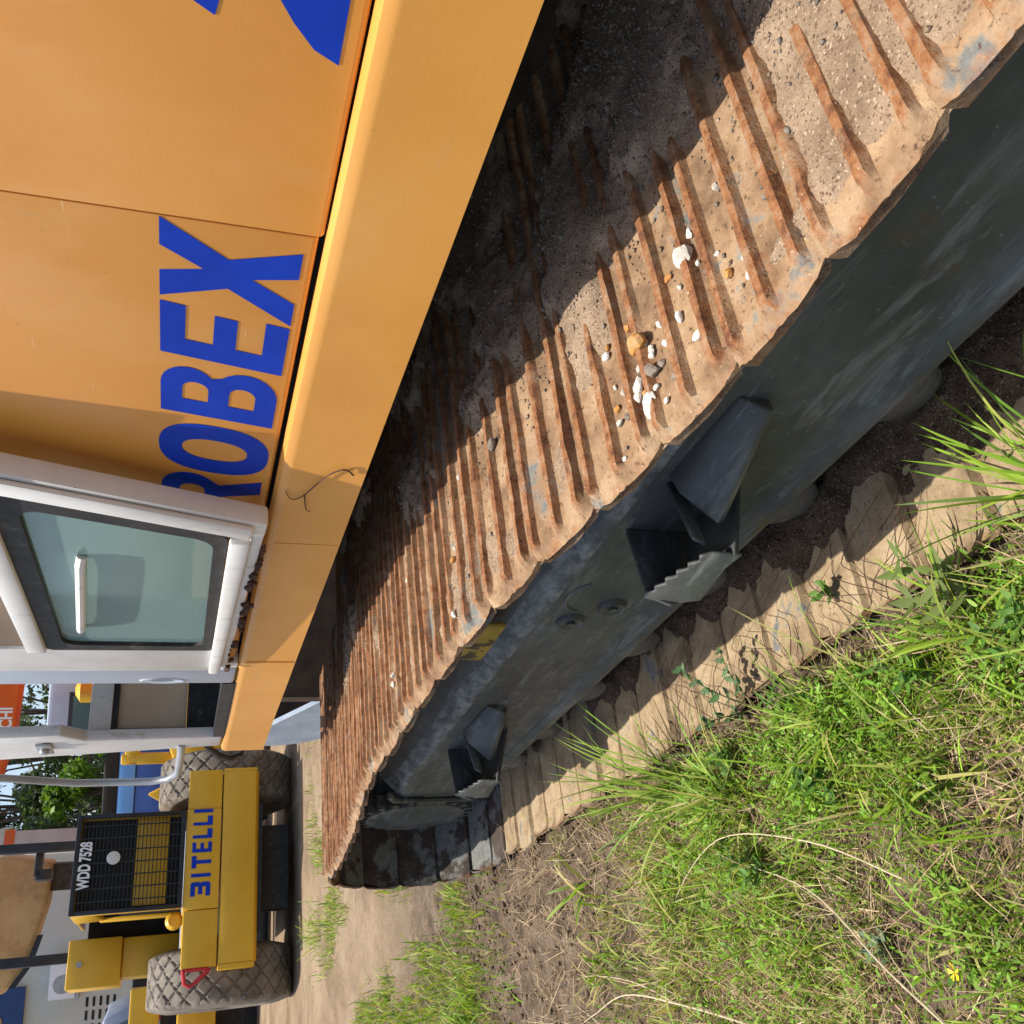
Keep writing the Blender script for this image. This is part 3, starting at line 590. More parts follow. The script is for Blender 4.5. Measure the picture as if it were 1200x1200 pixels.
def scatter(name, P, R, mat, base=(OV, OF), **k):
    n = len(P); V, Fq = base; m = len(V)
    a = rng.random(n)*2*np.pi; sc = R[:, None]*rng.uniform(.55, 1.25, (n, 3)); jit = rng.uniform(.7, 1.3, (n, m, 1))
    v = V[None]*sc[:, None]*jit; c, s = np.cos(a)[:, None], np.sin(a)[:, None]
    v = np.stack([v[..., 0]*c-v[..., 1]*s, v[..., 0]*s+v[..., 1]*c, v[..., 2]*.8], -1)+P[:, None]
    q = (Fq[None]+(np.arange(n)*m)[:, None, None]).reshape(-1, Fq.shape[1])
    me = np_mesh(name, v.reshape(-1, 3), q); return link(name, me, mat, None, **k)
def surf(x, y):
    i = np.clip(np.round((y-.22)/(4.55-.22)*899).astype(int), 0, 899); j = np.clip(np.round((x-.012)/(W-.032)*179).astype(int), 0, 179)
    pl = np.interp(y, PATH[:300, 0], PATH[:300, 1])+.004
    return np.maximum(TZ[i, j], pl)
n = 26000; gx = rng.beta(2.4, 1.7, n)*W*.98+.01; gy = .3+rng.random(n)**1.25*3.6
keep = rng.random(n) < (.20+.80*sst(.18, .5, gx+.25*(fbm(gx*4, gy*4, 3)-.5)))*(.35+.65*sst(.35, .65, fbm(gx*3+9, gy*3, 3)))
gx, gy = gx[keep], gy[keep]; rr = rng.lognormal(math.log(.0026), .42, len(gx)).clip(.0015, .008)
gsel = rng.random(len(gx))
P = np.stack([gx, gy, surf(gx, gy)+rr*.3], -1)
scatter('gravel', P[gsel < .6], rr[gsel < .6], MT['stone_dark'], kind='stuff', label='fine grey gravel strewn over the inner part of the crawler track', cat='gravel')
scatter('gravel', P[gsel >= .6], rr[gsel >= .6], MT['trackdirt'], kind='stuff', label='fine sandy grit strewn over the crawler track', cat='gravel')
def stone(x, y, z, r, mat, label, group=None, seed=0, sc=(1.2, .9, .7), par=None):
    q = np.random.default_rng(seed); bm = bmesh.new(); bmesh.ops.create_icosphere(bm, subdivisions=2, radius=1)
    pl = [(Vector(q.normal(size=3)).normalized(), q.uniform(.55, .85)) for _ in range(9)]
    for v in bm.verts:
        for nn, d in pl:
            k = v.co.dot(nn)
            if k > d: v.co -= nn*(k-d)
        v.co = Vector((v.co.x*r*sc[0], v.co.y*r*sc[1], v.co.z*r*sc[2]))
    me = bpy.data.meshes.new('stone'); bm.to_mesh(me); bm.free()
    o = link('stone', me, mat, None, label=label, cat='stone', group=group); o.location = (x, y, z+r*sc[2]*.55); o.rotation_euler = (q.normal()*.2, q.normal()*.2, q.random()*6.28); return o
def on_track(x, y, r, mat, label, group=None, seed=0, sc=(1.2, .9, .7)):
    z = float(surf(np.array([x]), np.array([y]))[0]); return stone(x, y, z, r, mat, label, group, seed, sc)
on_track(.232, .975, .021, MT['stone'], 'large pale grey stone at the shadow edge on the rusty track', seed=2, sc=(1.0, 1.35, .8))
on_track(.19, 1.135, .022, MT['stone_rust'], 'large ochre lump of stone in the pebble cluster on the track', seed=3, sc=(1.4, .9, .8))
on_track(.130, 1.155, .0165, MT['stone'], 'largest white stone beside the ochre lump on the track', seed=4)
on_track(.125, 1.115, .016, MT['stone_dark'], 'dark grey angular stone beside the white stones on the track', seed=5)
on_track(.075, 1.140, .018, MT['stone'], 'white angular stone nearest the track edge in the pebble cluster', seed=6, sc=(1.3, .9, .8))
on_track(.108, 1.165, .013, MT['stone'], 'second white stone in the middle of the pebble cluster', seed=7)
on_track(.330, 1.64, .014, MT['stone_dark'], 'brown-grey stone lodged between track bars at the shadow edge', seed=8, sc=(1.6, .9, .8))
for i in range(70):
    if i < 24: x, y = random.gauss(.15, .05), random.gauss(1.15, .07)
    elif i < 42: x, y = random.uniform(.05, .28), random.uniform(.86, 1.08)
    else: x, y = random.uniform(.05, .40), random.uniform(1.2, 3.0)
    x = max(.03, x)
    kd = random.choice(['stone', 'stone', 'stone', 'stone_rust', 'stone_dark']); zone = 'in the cluster round the ochre lump' if i < 24 else 'in the bars near the large pale grey stone' if i < 42 else 'far along the sunlit part of the crawler track'
    on_track(x, y, random.uniform(.0045, .0105), MT[kd], 'small '+{'stone': 'white', 'stone_rust': 'ochre', 'stone_dark': 'grey'}[kd]+' pebble '+zone, 'pebbles scattered over the crawler track', 100+i)
# dark crumbly soil spilled on the inner half of the lower shoes
def soil_low():
    ys = np.linspace(.7, 4.4, 520); xs = np.linspace(.02, .72, 110); X, Y = np.meshgrid(xs, ys)
    lobe = .270+.060*(Y-1.6)-.075*np.sqrt(np.abs(np.sin(np.pi*(Y-.05)/.2)))*(.5+fbm(Y*4, Y*0+9, 2))+.16*(fbm(Y*2.6, Y*0+3, 3)-.5)+.03*(fbm(X*20, Y*20, 3)-.5)
    h = .05*sst(0, .12, X-lobe)*(1-.35*sst(2.8, 4.2, Y))+.035*sst(.1, .4, X-lobe)+(fbm(X*22, Y*22, 4)-.5)*.022-.006
    h = np.where(X < lobe-.03, -.02, h)
    Z = .024+h; grid_mesh('spilled_soil', X, Y, Z, MT['wetsoil'], kind='stuff', label='dark crumbly soil heaped on the lower track shoes under the frame', cat='soil')
    n = 5000; i = rng.integers(0, 520, n); j = rng.integers(25, 110, n); ok = h[i, j] > .0
    P = np.stack([X[i, j], Y[i, j], Z[i, j]+.001], -1)[ok]; r_ = rng.lognormal(math.log(.003), .45, len(P)).clip(.0015, .009)
    scatter('soil_crumbs', P, r_, MT['wetsoil'], kind='stuff', label='loose soil crumbs on the lower track shoes', cat='soil')
soil_low()

# ------------------------------------------------------------------ vegetation
def blades(name, P, L, Wd, col, mat, az=None, lean=None, curl=None, seg=4, **k):
    n = len(P); az = rng.random(n)*2*np.pi if az is None else az; lean = rng.uniform(.05, .7, n) if lean is None else lean; curl = rng.uniform(.2, 1.4, n) if curl is None else curl
    t = np.linspace(0, 1, seg+1); ang = lean[:, None]+curl[:, None]*t[None]          # angle from vertical
    ds = L[:, None]/seg; dx = np.sin(ang)*ds; dz = np.cos(ang)*ds
    hx = np.concatenate([np.zeros((n, 1)), np.cumsum(dx[:, :-1], 1)], 1); hz = np.concatenate([np.zeros((n, 1)), np.cumsum(dz[:, :-1], 1)], 1)
    cx, sx = np.cos(az)[:, None], np.sin(az)[:, None]
    C = np.stack([P[:, :1]+hx*cx, P[:, 1:2]+hx*sx, P[:, 2:3]+hz], -1)
    wp = (np.sin(np.pi*(t*.80+.16))**.7)[None, :]*Wd[:, None]*.5; wp[:, -1] *= .12
    tw = rng.normal(0, .5, n)[:, None]
    S_ = np.stack([-sx*np.cos(tw)*np.ones_like(t)[None], cx*np.cos(tw)*np.ones_like(t)[None], np.sin(tw)*np.ones_like(t)[None]], -1)
    Lf = C-S_*wp[..., None]; Rt = C+S_*wp[..., None]
    V = np.stack([Lf, Rt], 2).reshape(n, -1, 3); m = 2*(seg+1)
    q1 = np.array([(2*i, 2*i+1, 2*i+3, 2*i+2) for i in range(seg)])
    q = (q1[None]+(np.arange(n)*m)[:, None, None]).reshape(-1, 4)
    me = np_mesh(name, V.reshape(-1, 3), q); c = np.repeat(col[:, None], m, 1)
    col_attr(me, 'Col', c.reshape(-1, 3).astype(np.float32)); me.polygons.foreach_set('use_smooth', np.ones(len(q), bool))
    return link(name, me, mat, **k)
def pick(n, cols, var=.22):
    c = np.array(cols)[rng.integers(0, len(cols), n)]; return (c*rng.uniform(1-var, 1+var, (n, 1))*rng.uniform(.92, 1.08, (n, 3))).clip(0, 1)
GREEN = [(.145, .260, .020), (.205, .345, .026), (.265, .390, .040), (.100, .185, .020), (.320, .395, .075), (.38, .36, .12)]
DRY = [(.33, .235, .13), (.42, .32, .19), (.22, .145, .08), (.50, .40, .25)]
def dens(x, y):
    """how thick the growth is: lush along the track near the camera, thin on the bare strip, patches beyond"""
    lush = sst(-.02, -.14, x-.06*(fbm(x*3, y*3, 2)-.5)*2)*(1-sst(2.6, 3.5, y-.8*(fbm(x*2+8, y*2, 3)-.5)))
    side = 1-.70*sst(-.25, -.60, x+.25*(fbm(x*3+70, y*2, 3)-.5))
    p = lush*side*(.30+1.15*sst(.32, .60, fbm(x*4.4+3, y*3.4, 3)))
    patch = sst(.46, .64, fbm(x*1.5+20, y*.9+2, 3))*sst(4.6, 5.6, y)*(1-sst(8.2, 10.5, y))*.75
    few = .07*sst(.45, .7, fbm(x*3+1, y*3, 2))*(y < 6)
    return np.clip(p+patch+few, 0, 1)
def sample(n, x0, x1, y0, y1, f, power=1.0):
    x = rng.uniform(x0, x1, n); y = y0+(y1-y0)*rng.random(n)**power; k = rng.random(n) < f(x, y); return x[k], y[k]
def off_track(x, y): return (x < .06) | (y > 5.3)
# fine low growth: short soft blades
x, y = sample(125000, -1.35, .06, .75, 3.9, dens, 1.15); k = off_track(x, y); x, y = x[k], y[k]; n = len(x)
L_ = rng.lognormal(math.log(.040), .48, n).clip(.012, .13)
blades('grass', np.stack([x, y, gz(x, y)-.005], -1), L_, L_*.055+.0014, pick(n, GREEN), MT['leaf'], seg=3, kind='stuff', label='short bright green grass growing beside the crawler track', cat='grass')
# small soft leaflets of low weeds
x, y = sample(60000, -1.1, .0, .8, 3.0, lambda x, y: dens(x, y)*sst(.44, .58, fbm(x*6+80, y*5, 3)), 1.15); n = len(x)
L_ = rng.uniform(.010, .026, n); hz_ = rng.random(n)**1.3*.085
blades('low_weeds', np.stack([x, y, gz(x, y)+hz_], -1), L_, L_*.34, pick(n, [(.13, .27, .02), (.18, .34, .028), (.23, .38, .045)], .2), MT['leaf'], lean=rng.uniform(.6, 1.5, n), curl=rng.uniform(0, .6, n), seg=3, kind='stuff', label='fine-leaved bright green weeds carpeting the ground by the track', cat='weeds')
# long curved blades
x, y = sample(4200, -1.3, .02, .85, 3.8, dens, 1.15); n = len(x)
L_ = rng.lognormal(math.log(.15), .42, n).clip(.06, .40)
blades('tall_grass', np.stack([x, y, gz(x, y)-.005], -1), L_, rng.uniform(.0025, .0060, n), pick(n, GREEN), MT['leaf'], lean=rng.uniform(.1, .9, n), curl=rng.uniform(.3, 1.6, n), seg=6, kind='stuff', label='long arching green grass blades beside the crawler track', cat='grass')
# dry straw
dd = lambda x, y: np.clip(.25*dens(x, y)+.75*sst(.45, .65, fbm(x*2.2+50, y*2.2, 3))*sst(-.05, -.35, x)*(1-sst(2.8, 3.6, y))+.15*(1-sst(4.0, 5.5, y)), 0, 1)
x, y = sample(70000, -1.35, .0, .8, 4.6, dd, 1.15); n = len(x)
L_ = rng.lognormal(math.log(.075), .5, n).clip(.02, .28)
blades('dry_grass', np.stack([x, y, gz(x, y)+.002], -1), L_, rng.uniform(.0010, .0030, n), pick(n, DRY, .3), MT['straw'], lean=rng.uniform(.7, 1.6, n), curl=rng.uniform(-.4, .6, n), seg=3, kind='stuff', label='flattened dry straw lying among the green grass', cat='grass')
# patches beyond the bare strip and round the roller
x, y = sample(110000, -2.2, 2.8, 4.6, 10.4, dens); k = off_track(x, y); x, y = x[k], y[k]; n = len(x); L_ = rng.lognormal(math.log(.06), .4, n).clip(.02, .18)
blades('grass_patch', np.stack([x, y, gz(x, y)-.005], -1), L_, L_*.06+.003, pick(n, GREEN+[(.26, .22, .10)]), MT['leaf'], seg=2, kind='stuff', label='thin grass patches on the dirt beyond the end of the track', cat='grass')
# tufts one can tell apart
def tuft(x, y, n, L0, wd, az0, spread, label, name='grass_tuft', cols=GREEN, r=.03, lean=(.15, .8)):
    P = np.stack([x+rng.normal(0, r, n), y+rng.normal(0, r, n), np.zeros(n)], -1); P[:, 2] = gz(P[:, 0], P[:, 1])-.005
    return blades(name, P, rng.uniform(.55, 1.1, n)*L0, rng.uniform(.7, 1.2, n)*wd, pick(n, cols, .15), MT['leaf'], az=az0+rng.normal(0, spread, n), lean=rng.uniform(*lean, n), curl=rng.uniform(.3, 1.3, n), seg=7, label=label, cat='grass', group='grass tufts')
tuft(-.13, 2.72, 55, .46, .0065, .9, .8, 'big tuft of long grass arching over the lower track shoes', lean=(.05, .75))
tuft(-.24, 2.45, 45, .32, .006, .5, 1.4, 'dense grass tuft just in front of the longest arching tuft', lean=(.1, .9))
tuft(-.16, 1.95, 36, .26, .006, 2.2, 1.6, 'broad-bladed tuft close to the track shoes near the leafy weed')
tuft(-.04, 1.10, 34, .38, .007, .6, 1.0, 'tall loose grass leaning toward the frame at the picture edge', lean=(.05, .8))
tuft(-.12, 1.48, 30, .26, .006, .4, 1.2, 'grass tuft beside the pointed-leaf weed', lean=(.1, .9))
tuft(-.38, 1.78, 22, .26, .008, 3.3, 1.5, 'wide-bladed tuft in the brown straw at the picture edge')
tuft(-.55, 3.60, 14, .16, .012, 3.6, 1.8, 'small lone green sprout on the bare dirt strip')
tuft(-.28, 3.62, 9, .20, .013, 2.6, 1.2, 'sprout with three long blades on the bare dirt by the track')
tuft(-.62, 5.55, 220, .20, .006, 1.5, 3, 'round clump of bright grass past the bare dirt strip', r=.11)
tuft(.62, 6.35, 120, .26, .006, 1.5, 3, 'grass clump behind the end of the crawler track', r=.10)
tuft(1.15, 7.3, 120, .28, .007, 1.5, 3, 'spiky grass clump between track end and roller', r=.10)
tuft(.35, 9.6, 90, .28, .007, 1.5, 3, 'grass clump at the foot of the roller', r=.10)
# leafy weeds
def weed(name, label, base, stems, leaf_l, leaf_w, per, cols, seed, flower=False):
    r = random.Random(seed); root = empty(name, base, label=label, cat='plant'); sb = MB(); V = []; Q = []; Cc = []
    for (dx, dy, h, bend) in stems:
        pts = [Vector((dx*t+bend*t*t*.5, dy*t, h*math.sin(t*1.35)/math.sin(1.35))) for t in (0, .25, .5, .75, 1)]
        sb.tube([tuple(p) for p in pts], [.0028, .0024, .002, .0016, .001], 5)
        for i in range(per):
            t = .3+.7*i/max(1, per-1); k = min(3, int(t*4)); p = pts[k].lerp(pts[k+1], t*4-k)
            for s in (0, 1):
                az = i*2.1+s*math.pi+r.uniform(-.4, .4); l = leaf_l*r.uniform(.7, 1.15)*(1.1-.35*t); wv = leaf_w*l/leaf_l; el = r.uniform(.0, .6)
                d = Vector((math.cos(az)*math.cos(el), math.sin(az)*math.cos(el), math.sin(el))); sd = Vector((-math.sin(az), math.cos(az), 0)); up = d.cross(sd)*-1
                col = cols[r.randrange(len(cols))]; f = r.uniform(.85, 1.15); nb = len(V)
                prof = [(0, .08), (.2, .7), (.45, 1), (.7, .8), (.88, .4), (1, .03)]
                for (a, wq) in prof:
                    c_ = p+d*(a*l)-up*(a*a*l*.25)
                    V += [c_-sd*wq*wv*.5+up*wq*wv*.10, c_, c_+sd*wq*wv*.5+up*wq*wv*.10]; Cc += [tuple(x_*f for x_ in col)]*3
                for j in range(len(prof)-1):
                    o_ = nb+3*j; Q += [(o_, o_+1, o_+4, o_+3), (o_+1, o_+2, o_+5, o_+4)]
    me = np_mesh('leaves', np.array([tuple(v) for v in V]), np.array(Q)); col_attr(me, 'Col', np.array(Cc, np.float32)); me.polygons.foreach_set('use_smooth', np.ones(len(Q), bool))
    link('leaves', me, MT['leaf'], root); st = sb
    s = st.build('stem', MT['stemgreen'], root, smooth=True)
    if flower:
        f = MB()
        for i in range(5):
            a = i*1.257; f.add([(.0, 0, 0), (.014*math.cos(a-.4), .014*math.sin(a-.4), .004), (.019*math.cos(a), .019*math.sin(a), .006), (.014*math.cos(a+.4), .014*math.sin(a+.4), .004)], [(0, 1, 2, 3)], 0, lambda x_, y_, z_: (x_+stems[0][0]+stems[0][3]*.5, y_+stems[0][1], z_+stems[0][2]))
        f.build('flower', MT['petal'], root)
    return root
MT['stemgreen'] = pmat('stem_green', [(.10, .14, .03), (.16, .13, .05)], 30, .6, .05, 60); MT['petal'] = pmat('yellow_petal', [(.75, .50, .01), (.8, .55, .02)], 30, .6, .05, 60)
LG = [(.09, .20, .03), (.12, .23, .04), (.07, .16, .03)]; LB = [(.10, .19, .09), (.13, .22, .11), (.08, .16, .06)]
def g0(x, y): return (x, y, float(gz(x, y)))
weed('sprig', 'small bright green seedling growing through the dark soil on the shoes', (.10, 1.83, .03), [(.0, .0, .045, .02), (.02, -.02, .04, .01)], .036, .020, 3, LG, 1)
weed('weed', 'leafy weed with long pointed leaves and tiny yellow bud near the frame edge', g0(-.10, 1.40), [(.08, .06, .16, .05), (.02, .1, .12, .02)], .085, .026, 4, [(.14, .20, .05), (.17, .22, .07)], 2)
weed('trailing_weed', 'blue-green small-leaved vine climbing over the lower shoes by the step', g0(-.03, 2.28), [(.10, .02, .20, .05), (.13, -.07, .12, .03), (-.02, .10, .12, .02)], .036, .022, 8, LB, 3)
for i, (x_, y_) in enumerate(((-.16, 1.62), (-.10, 2.12), (-.30, 2.05), (-.20, 1.35), (-.42, 2.42), (-.14, 2.42))):
    weed('weed', ['light green leafy weed nearest the pointed-leaf weed', 'leafy weed among grass beside the blue-green vine', 'low leafy weed in the middle of the grass', 'leafy weed at the picture edge below the frame', 'leafy weed at the edge of the dry straw', 'leafy weed under the longest arching tuft'][i], g0(x_, y_), [(random.uniform(-.06, .06), random.uniform(-.06, .06), random.uniform(.06, .13), random.uniform(-.03, .03)) for _ in range(4)], .042, .016, 5, LG, 10+i)
weed('weed', 'low rosette weed with grey-green leaves among straw', g0(-.66, 2.02), [(.01, .01, .03, .0), (-.02, .02, .035, 0)], .05, .026, 3, [(.14, .21, .12), (.16, .23, .14)], 31)
weed('flowering_weed', 'weed with a single yellow flower at the picture corner', g0(-.735, 1.79), [(.0, .01, .05, .0)], .04, .02, 2, LG, 32, True)
# seed head reaching in and bare stalks
def stalk(name, label, pts, r, mat, seeds=0):
    m = MB(); P_ = [Vector(p) for p in pts]; sm = []
    for i in range(len(P_)-1):
        for t in np.linspace(0, 1, 7)[:-1]:
            p0 = P_[max(i-1, 0)]; p1 = P_[i]; p2 = P_[i+1]; p3 = P_[min(i+2, len(P_)-1)]; t = float(t)
            sm.append(tuple(.5*((2*p1)+(p2-p0)*t+(2*p0-5*p1+4*p2-p3)*t*t+(3*p1-p0-3*p2+p3)*t**3)))
    sm.append(tuple(P_[-1])); m.tube(sm, [r*(1-.6*i/len(sm)) for i in range(len(sm))], 5)
    if seeds:
        for i in range(seeds):
            p = Vector(sm[-1-int(i*1.4)]); d = Vector((random.gauss(0, 1), random.gauss(0, 1), random.gauss(0, .6))).normalized()
            m.tube([tuple(p), tuple(p+d*.008), tuple(p+d*.018)], [.001, .0032, .0008], 5)
    return m.build(name, mat, None, smooth=True, label=label, cat='stalk')
MT['strawstem'] = pmat('straw_stem', [(.42, .34, .22), (.55, .46, .32)], 30, .8, .1, 60); MT['darkstem'] = pmat('dark_twig', [(.045, .022, .014), (.10, .05, .03)], 30, .8, .1, 60)
zz = lambda x, y, h=0: (x, y, float(gz(x, y))+h)
stalk('seed_stalk', 'green seed head stalk reaching across the dark soil', [(-.05, 1.0, .16), (.0, 1.06, .20), (.05, 1.14, .20), (.10, 1.24, .17)], .0018, MT['stemgreen'], 12)
stalk('dry_stalk', 'long pale dry stalk bending across the straw', [zz(-.90, 1.72, .10), zz(-.72, 1.88, .14), zz(-.52, 2.15, .10), zz(-.38, 2.55, .05)], .0026, MT['strawstem'])
stalk('dry_stalk', 'arching pale stalk lying over the middle of the grass', [zz(-.55, 1.85, .06), zz(-.42, 2.1, .10), zz(-.34, 2.45, .11), zz(-.42, 2.9, .05), zz(-.50, 3.02, .01)], .0022, MT['strawstem'])
stalk('dry_stalk', 'whitish forked-looking stalk on the bare dirt at the picture edge', [zz(-.80, 2.6, .03), zz(-.72, 2.95, .06), zz(-.66, 3.35, .07), zz(-.70, 3.75, .02), zz(-.74, 4.0, .01)], .0034, MT['strawstem'])
stalk('dry_stalk', 'thin whitish stalk crossing the paler stalk on bare dirt', [zz(-.72, 3.05, .02), zz(-.63, 3.3, .05), zz(-.58, 3.6, .05), zz(-.57, 3.9, .02)], .0022, MT['strawstem'])
stalk('twig', 'dark thin twig lying on the bare dirt strip', [zz(-.18, 3.35, .02), zz(-.16, 3.7, .03), zz(-.20, 4.1, .02)], .003, MT['darkstem'])
for i in range(22):
    x0, y0 = random.uniform(.0, .14), random.uniform(1.5, 2.7)
    stalk('twig', 'wiry dead root thread trailing over the lower shoes', [(x0-.08, y0+random.uniform(-.1, .1), .05), (x0, y0, .06+random.random()*.05), (x0+.07, y0+random.uniform(-.12, .12), .07), (x0+.15, y0+random.uniform(-.2, .2), .06)], .0015, MT['darkstem'])['group'] = 'root threads on the lower shoes'
o = stalk('dried_tendril', 'dried brown tendril stuck to the orange beam', [U(XS-.004, 1.865, 1.20), U(XS-.006, 1.84, 1.225), U(XS-.006, 1.88, 1.26), U(XS-.006, 1.97, 1.295), U(XS-.006, 1.99, 1.32), U(XS-.005, 1.955, 1.337)], .0022, MT['darkstem'])
stalk('dried_tendril', 'short side curl of dried tendril on the orange beam', [U(XS-.006, 1.97, 1.293), U(XS-.008, 2.03, 1.283), U(XS-.005, 2.05, 1.27)], .0018, MT['darkstem'])
# clods on the bare strip
x, y = sample(9000, -1.4, .05, .9, 6.0, lambda x, y: .35+.5*sst(3, 3.6, y)); n = len(x); r_ = rng.lognormal(math.log(.0055), .5, n).clip(.002, .022)
scatter('dirt_clods', np.stack([x, y, gz(x, y)+r_*.2], -1), r_, MT['clod'], (IV, IF), kind='stuff', label='small crumbs of earth on the bare dirt', cat='dirt')
#BACKGROUND
# ------------------------------------------------------------------ yellow tyred roller
HD = math.radians(2); RO = (.26, 11.08)
def RL(a, b_, c): return (RO[0]+a*math.cos(HD)+b_*math.sin(HD), RO[1]-a*math.sin(HD)+b_*math.cos(HD), c)
RR = empty('road_roller', (0, 0, 0), label='yellow road roller with black mesh grille and blue lettering on its rear', cat='road roller')
GZ = .20
b = MB(); b.prism([(0.0, .70), (0.0, 1.05), (.09, 1.055), (.09, .66)], .03, 2.0, 'x', 0, RL); b.build('lower_bumper', MT['yellow'], RR, bevel=.012)
b = MB(); b.box(-.02, .03, -.004, .5, .69, 1.05, 0, RL); b.box(1.995, 2.03, -.004, .5, .69, 1.05, 0, RL); b.build('bumper_end', MT['yellow'], RR, bevel=.008)
b = MB(); b.box(.02, .57, .02, .12, 1.066, 1.415, 0, RL); b.build('side_plate', MT['yellow'], RR, bevel=.01)
b = MB(); b.box(1.60, 2.02, .02, .12, 1.066, 1.415, 0, RL); b.lathe([(-.004, .014), (.006, .014)], 12, 'y', (1.86, .02, 1.36), 0, RL); b.build('side_plate', MT['yellow'], RR, bevel=.01)
b = MB(); b.box(.575, 1.595, .0, .12, 1.066, 1.425, 0, RL); npl = b.build('name_plate', MT['yellow'], RR, bevel=.01)
xx = .70
for ch, wd, gp in (('b3', .14, .05), ('I', .035, .055), ('T', .125, .035), ('E', .11, .035), ('L', .10, .035), ('L', .10, .035), ('I', .035, 0)):
    glyph('letter', G[ch], (lambda h, v, d, xx=xx, wd=wd: RL(xx+h*wd, -.004-d, 1.155+v*.20)), MT['blue'], npl); xx += wd+gp
# chassis below
b = MB(); b.box(.35, 1.65, .10, 2.6, .62, 1.05, 0, RL); b.lathe([(0, .11), (1.9, .11)], 16, 'x', (.05, 0, 0), 0, lambda x, y, z: RL(x, .95+y, 1.0+z)); b.build('chassis', MT['black'], RR)
b = MB(); b.box(.55, 1.45, .35, .60, .30, .62, 0, RL); b.build('scraper_plate', MT['rubber'], RR, bevel=.02)
# engine hood: open frame on the left side
b = MB(); b.box(.62, 1.58, .03, 1.7, 2.46, 2.50, 0, RL); b.build('hood_top', MT['yellow'], RR, bevel=.01)
b = MB(); b.box(1.54, 1.58, .03, 1.7, 1.43, 2.455, 0, RL); b.build('hood_side', MT['yellow'], RR, bevel=.008)
b = MB(); b.box(.60, .645, .03, .10, 1.43, 2.50, 0, RL); b.build('corner_post', MT['yellow'], RR, bevel=.006)
b = MB(); b.add([RL(.60, .10, 2.50), RL(.60, .75, 2.50), RL(.60, .62, 2.20), RL(.60, .10, 2.28), RL(.64, .10, 2.50), RL(.64, .75, 2.50), RL(.64, .62, 2.20), RL(.64, .10, 2.28)], [(0, 1, 2, 3), (7, 6, 5, 4), (0, 4, 5, 1), (1, 5, 6, 2), (2, 6, 7, 3), (3, 7, 4, 0)]); b.build('gusset_plate', MT['yellow'], RR, bevel=.005)
b = MB(); b.add([RL(.59, .60, 2.25), RL(.59, .70, 2.25), RL(.56, .42, 1.43), RL(.56, .32, 1.43), RL(.63, .60, 2.25), RL(.63, .70, 2.25), RL(.60, .42, 1.43), RL(.60, .32, 1.43)], [(0, 1, 2, 3), (7, 6, 5, 4), (0, 4, 5, 1), (1, 5, 6, 2), (2, 6, 7, 3), (3, 7, 4, 0)]); b.build('side_strut', MT['yellow'], RR, bevel=.006)
b = MB(); b.box(.70, 1.50, .30, 1.6, 1.43, 2.40, 0, RL); b.box(.47, .70, 1.30, 1.36, 1.43, 2.40, 0, RL); b.build('engine', MT['dark'], RR)
b = MB(); b.lathe([(0, .06), (.03, .09), (.10, .09), (.14, .05)], 16, 'y', (.50, .16, 1.50), 0, RL); b.build('filler_cap', MT['yellow'], RR, smooth=True)
b = MB(); b.box(-.02, .47, 1.0, 1.55, 2.02, 2.56, 0, RL); tb = b.build('side_locker', MT['yellow'], RR, bevel=.015)
b = MB(); b.lathe([(0, .03), (-.02, .03)], 12, 'y', (.22, .998, 2.44), 0, RL); b.build('lock', MT['chrome'], tb)
b = MB(); b.box(.05, .46, 1.05, 1.5, 1.43, 2.018, 0, RL); b.build('tank', MT['yellow'], RR, bevel=.02)
# grille
gx0, gx1, gz0, gz1 = .60, 1.585, 1.435, 2.51
b = MB(); b.box(gx0, gx1, -.02, .025, gz1-.05, gz1, 0, RL); b.box(gx0, gx1, -.02, .025, gz0, gz0+.045, 0, RL); b.box(gx0, gx0+.04, -.02, .025, gz0+.046, gz1-.051, 0, RL); b.box(gx1-.04, gx1, -.02, .025, gz0+.046, gz1-.051, 0, RL); gr = b.build('grille', MT['black'], RR, bevel=.006)
for i in range(25):
    z = gz0+.08+(gz1-gz0-.16)*i/24; b = MB(); b.box(gx0+.04, gx1-.04, -.006, .004, z-.004, z+.004, 0, RL); b.build('grille_wire', MT['black'], gr)
for i in range(7):
    x = gx0+.12+(gx1-gx0-.24)*i/6; b = MB(); b.box(x-.006, x+.006, -.014, -.007, gz0+.04, gz1-.04, 0, RL); b.build('grille_rod', MT['black'], gr)
b = MB(); b.box(gx0+.04, gx1-.04, .10, .14, gz0+.04, gz1-.04, 0, RL); b.build('radiator', MT['dark'], RR)
b = MB(); b.box(gx0+.06, gx1-.05, .05, .098, 1.60, 1.92, 0, RL); b.build('cooler_panel', MT['yellow'], RR, bevel=.005)
b = MB(); b.lathe([(0, .03), (-.03, .062), (-.04, .066), (-.045, .05)], 24, 'y', (1.13, -.016, 2.13), 0, RL); b.build('work_lamp', MT['silver'], RR, smooth=True)
text_mesh('plate_number', 'WDD 7528', .155, lambda x, y, z: RL(.845+x*.62, -.022-z, 2.35+y), MT['lettering_white'], gr, .035)
# tow triangle
tri = [RL(.005, .04, 1.39), RL(-.12, .04, 1.37), RL(-.15, .04, 1.32), RL(-.11, .04, 1.26), RL(.0, .04, 1.13)]
b = MB(); b.tube(tri+[RL(.005, .04, 1.15), RL(.005, .04, 1.40)], .02, 8); b.build('tow_loop', MT['red'], RR, smooth=True)
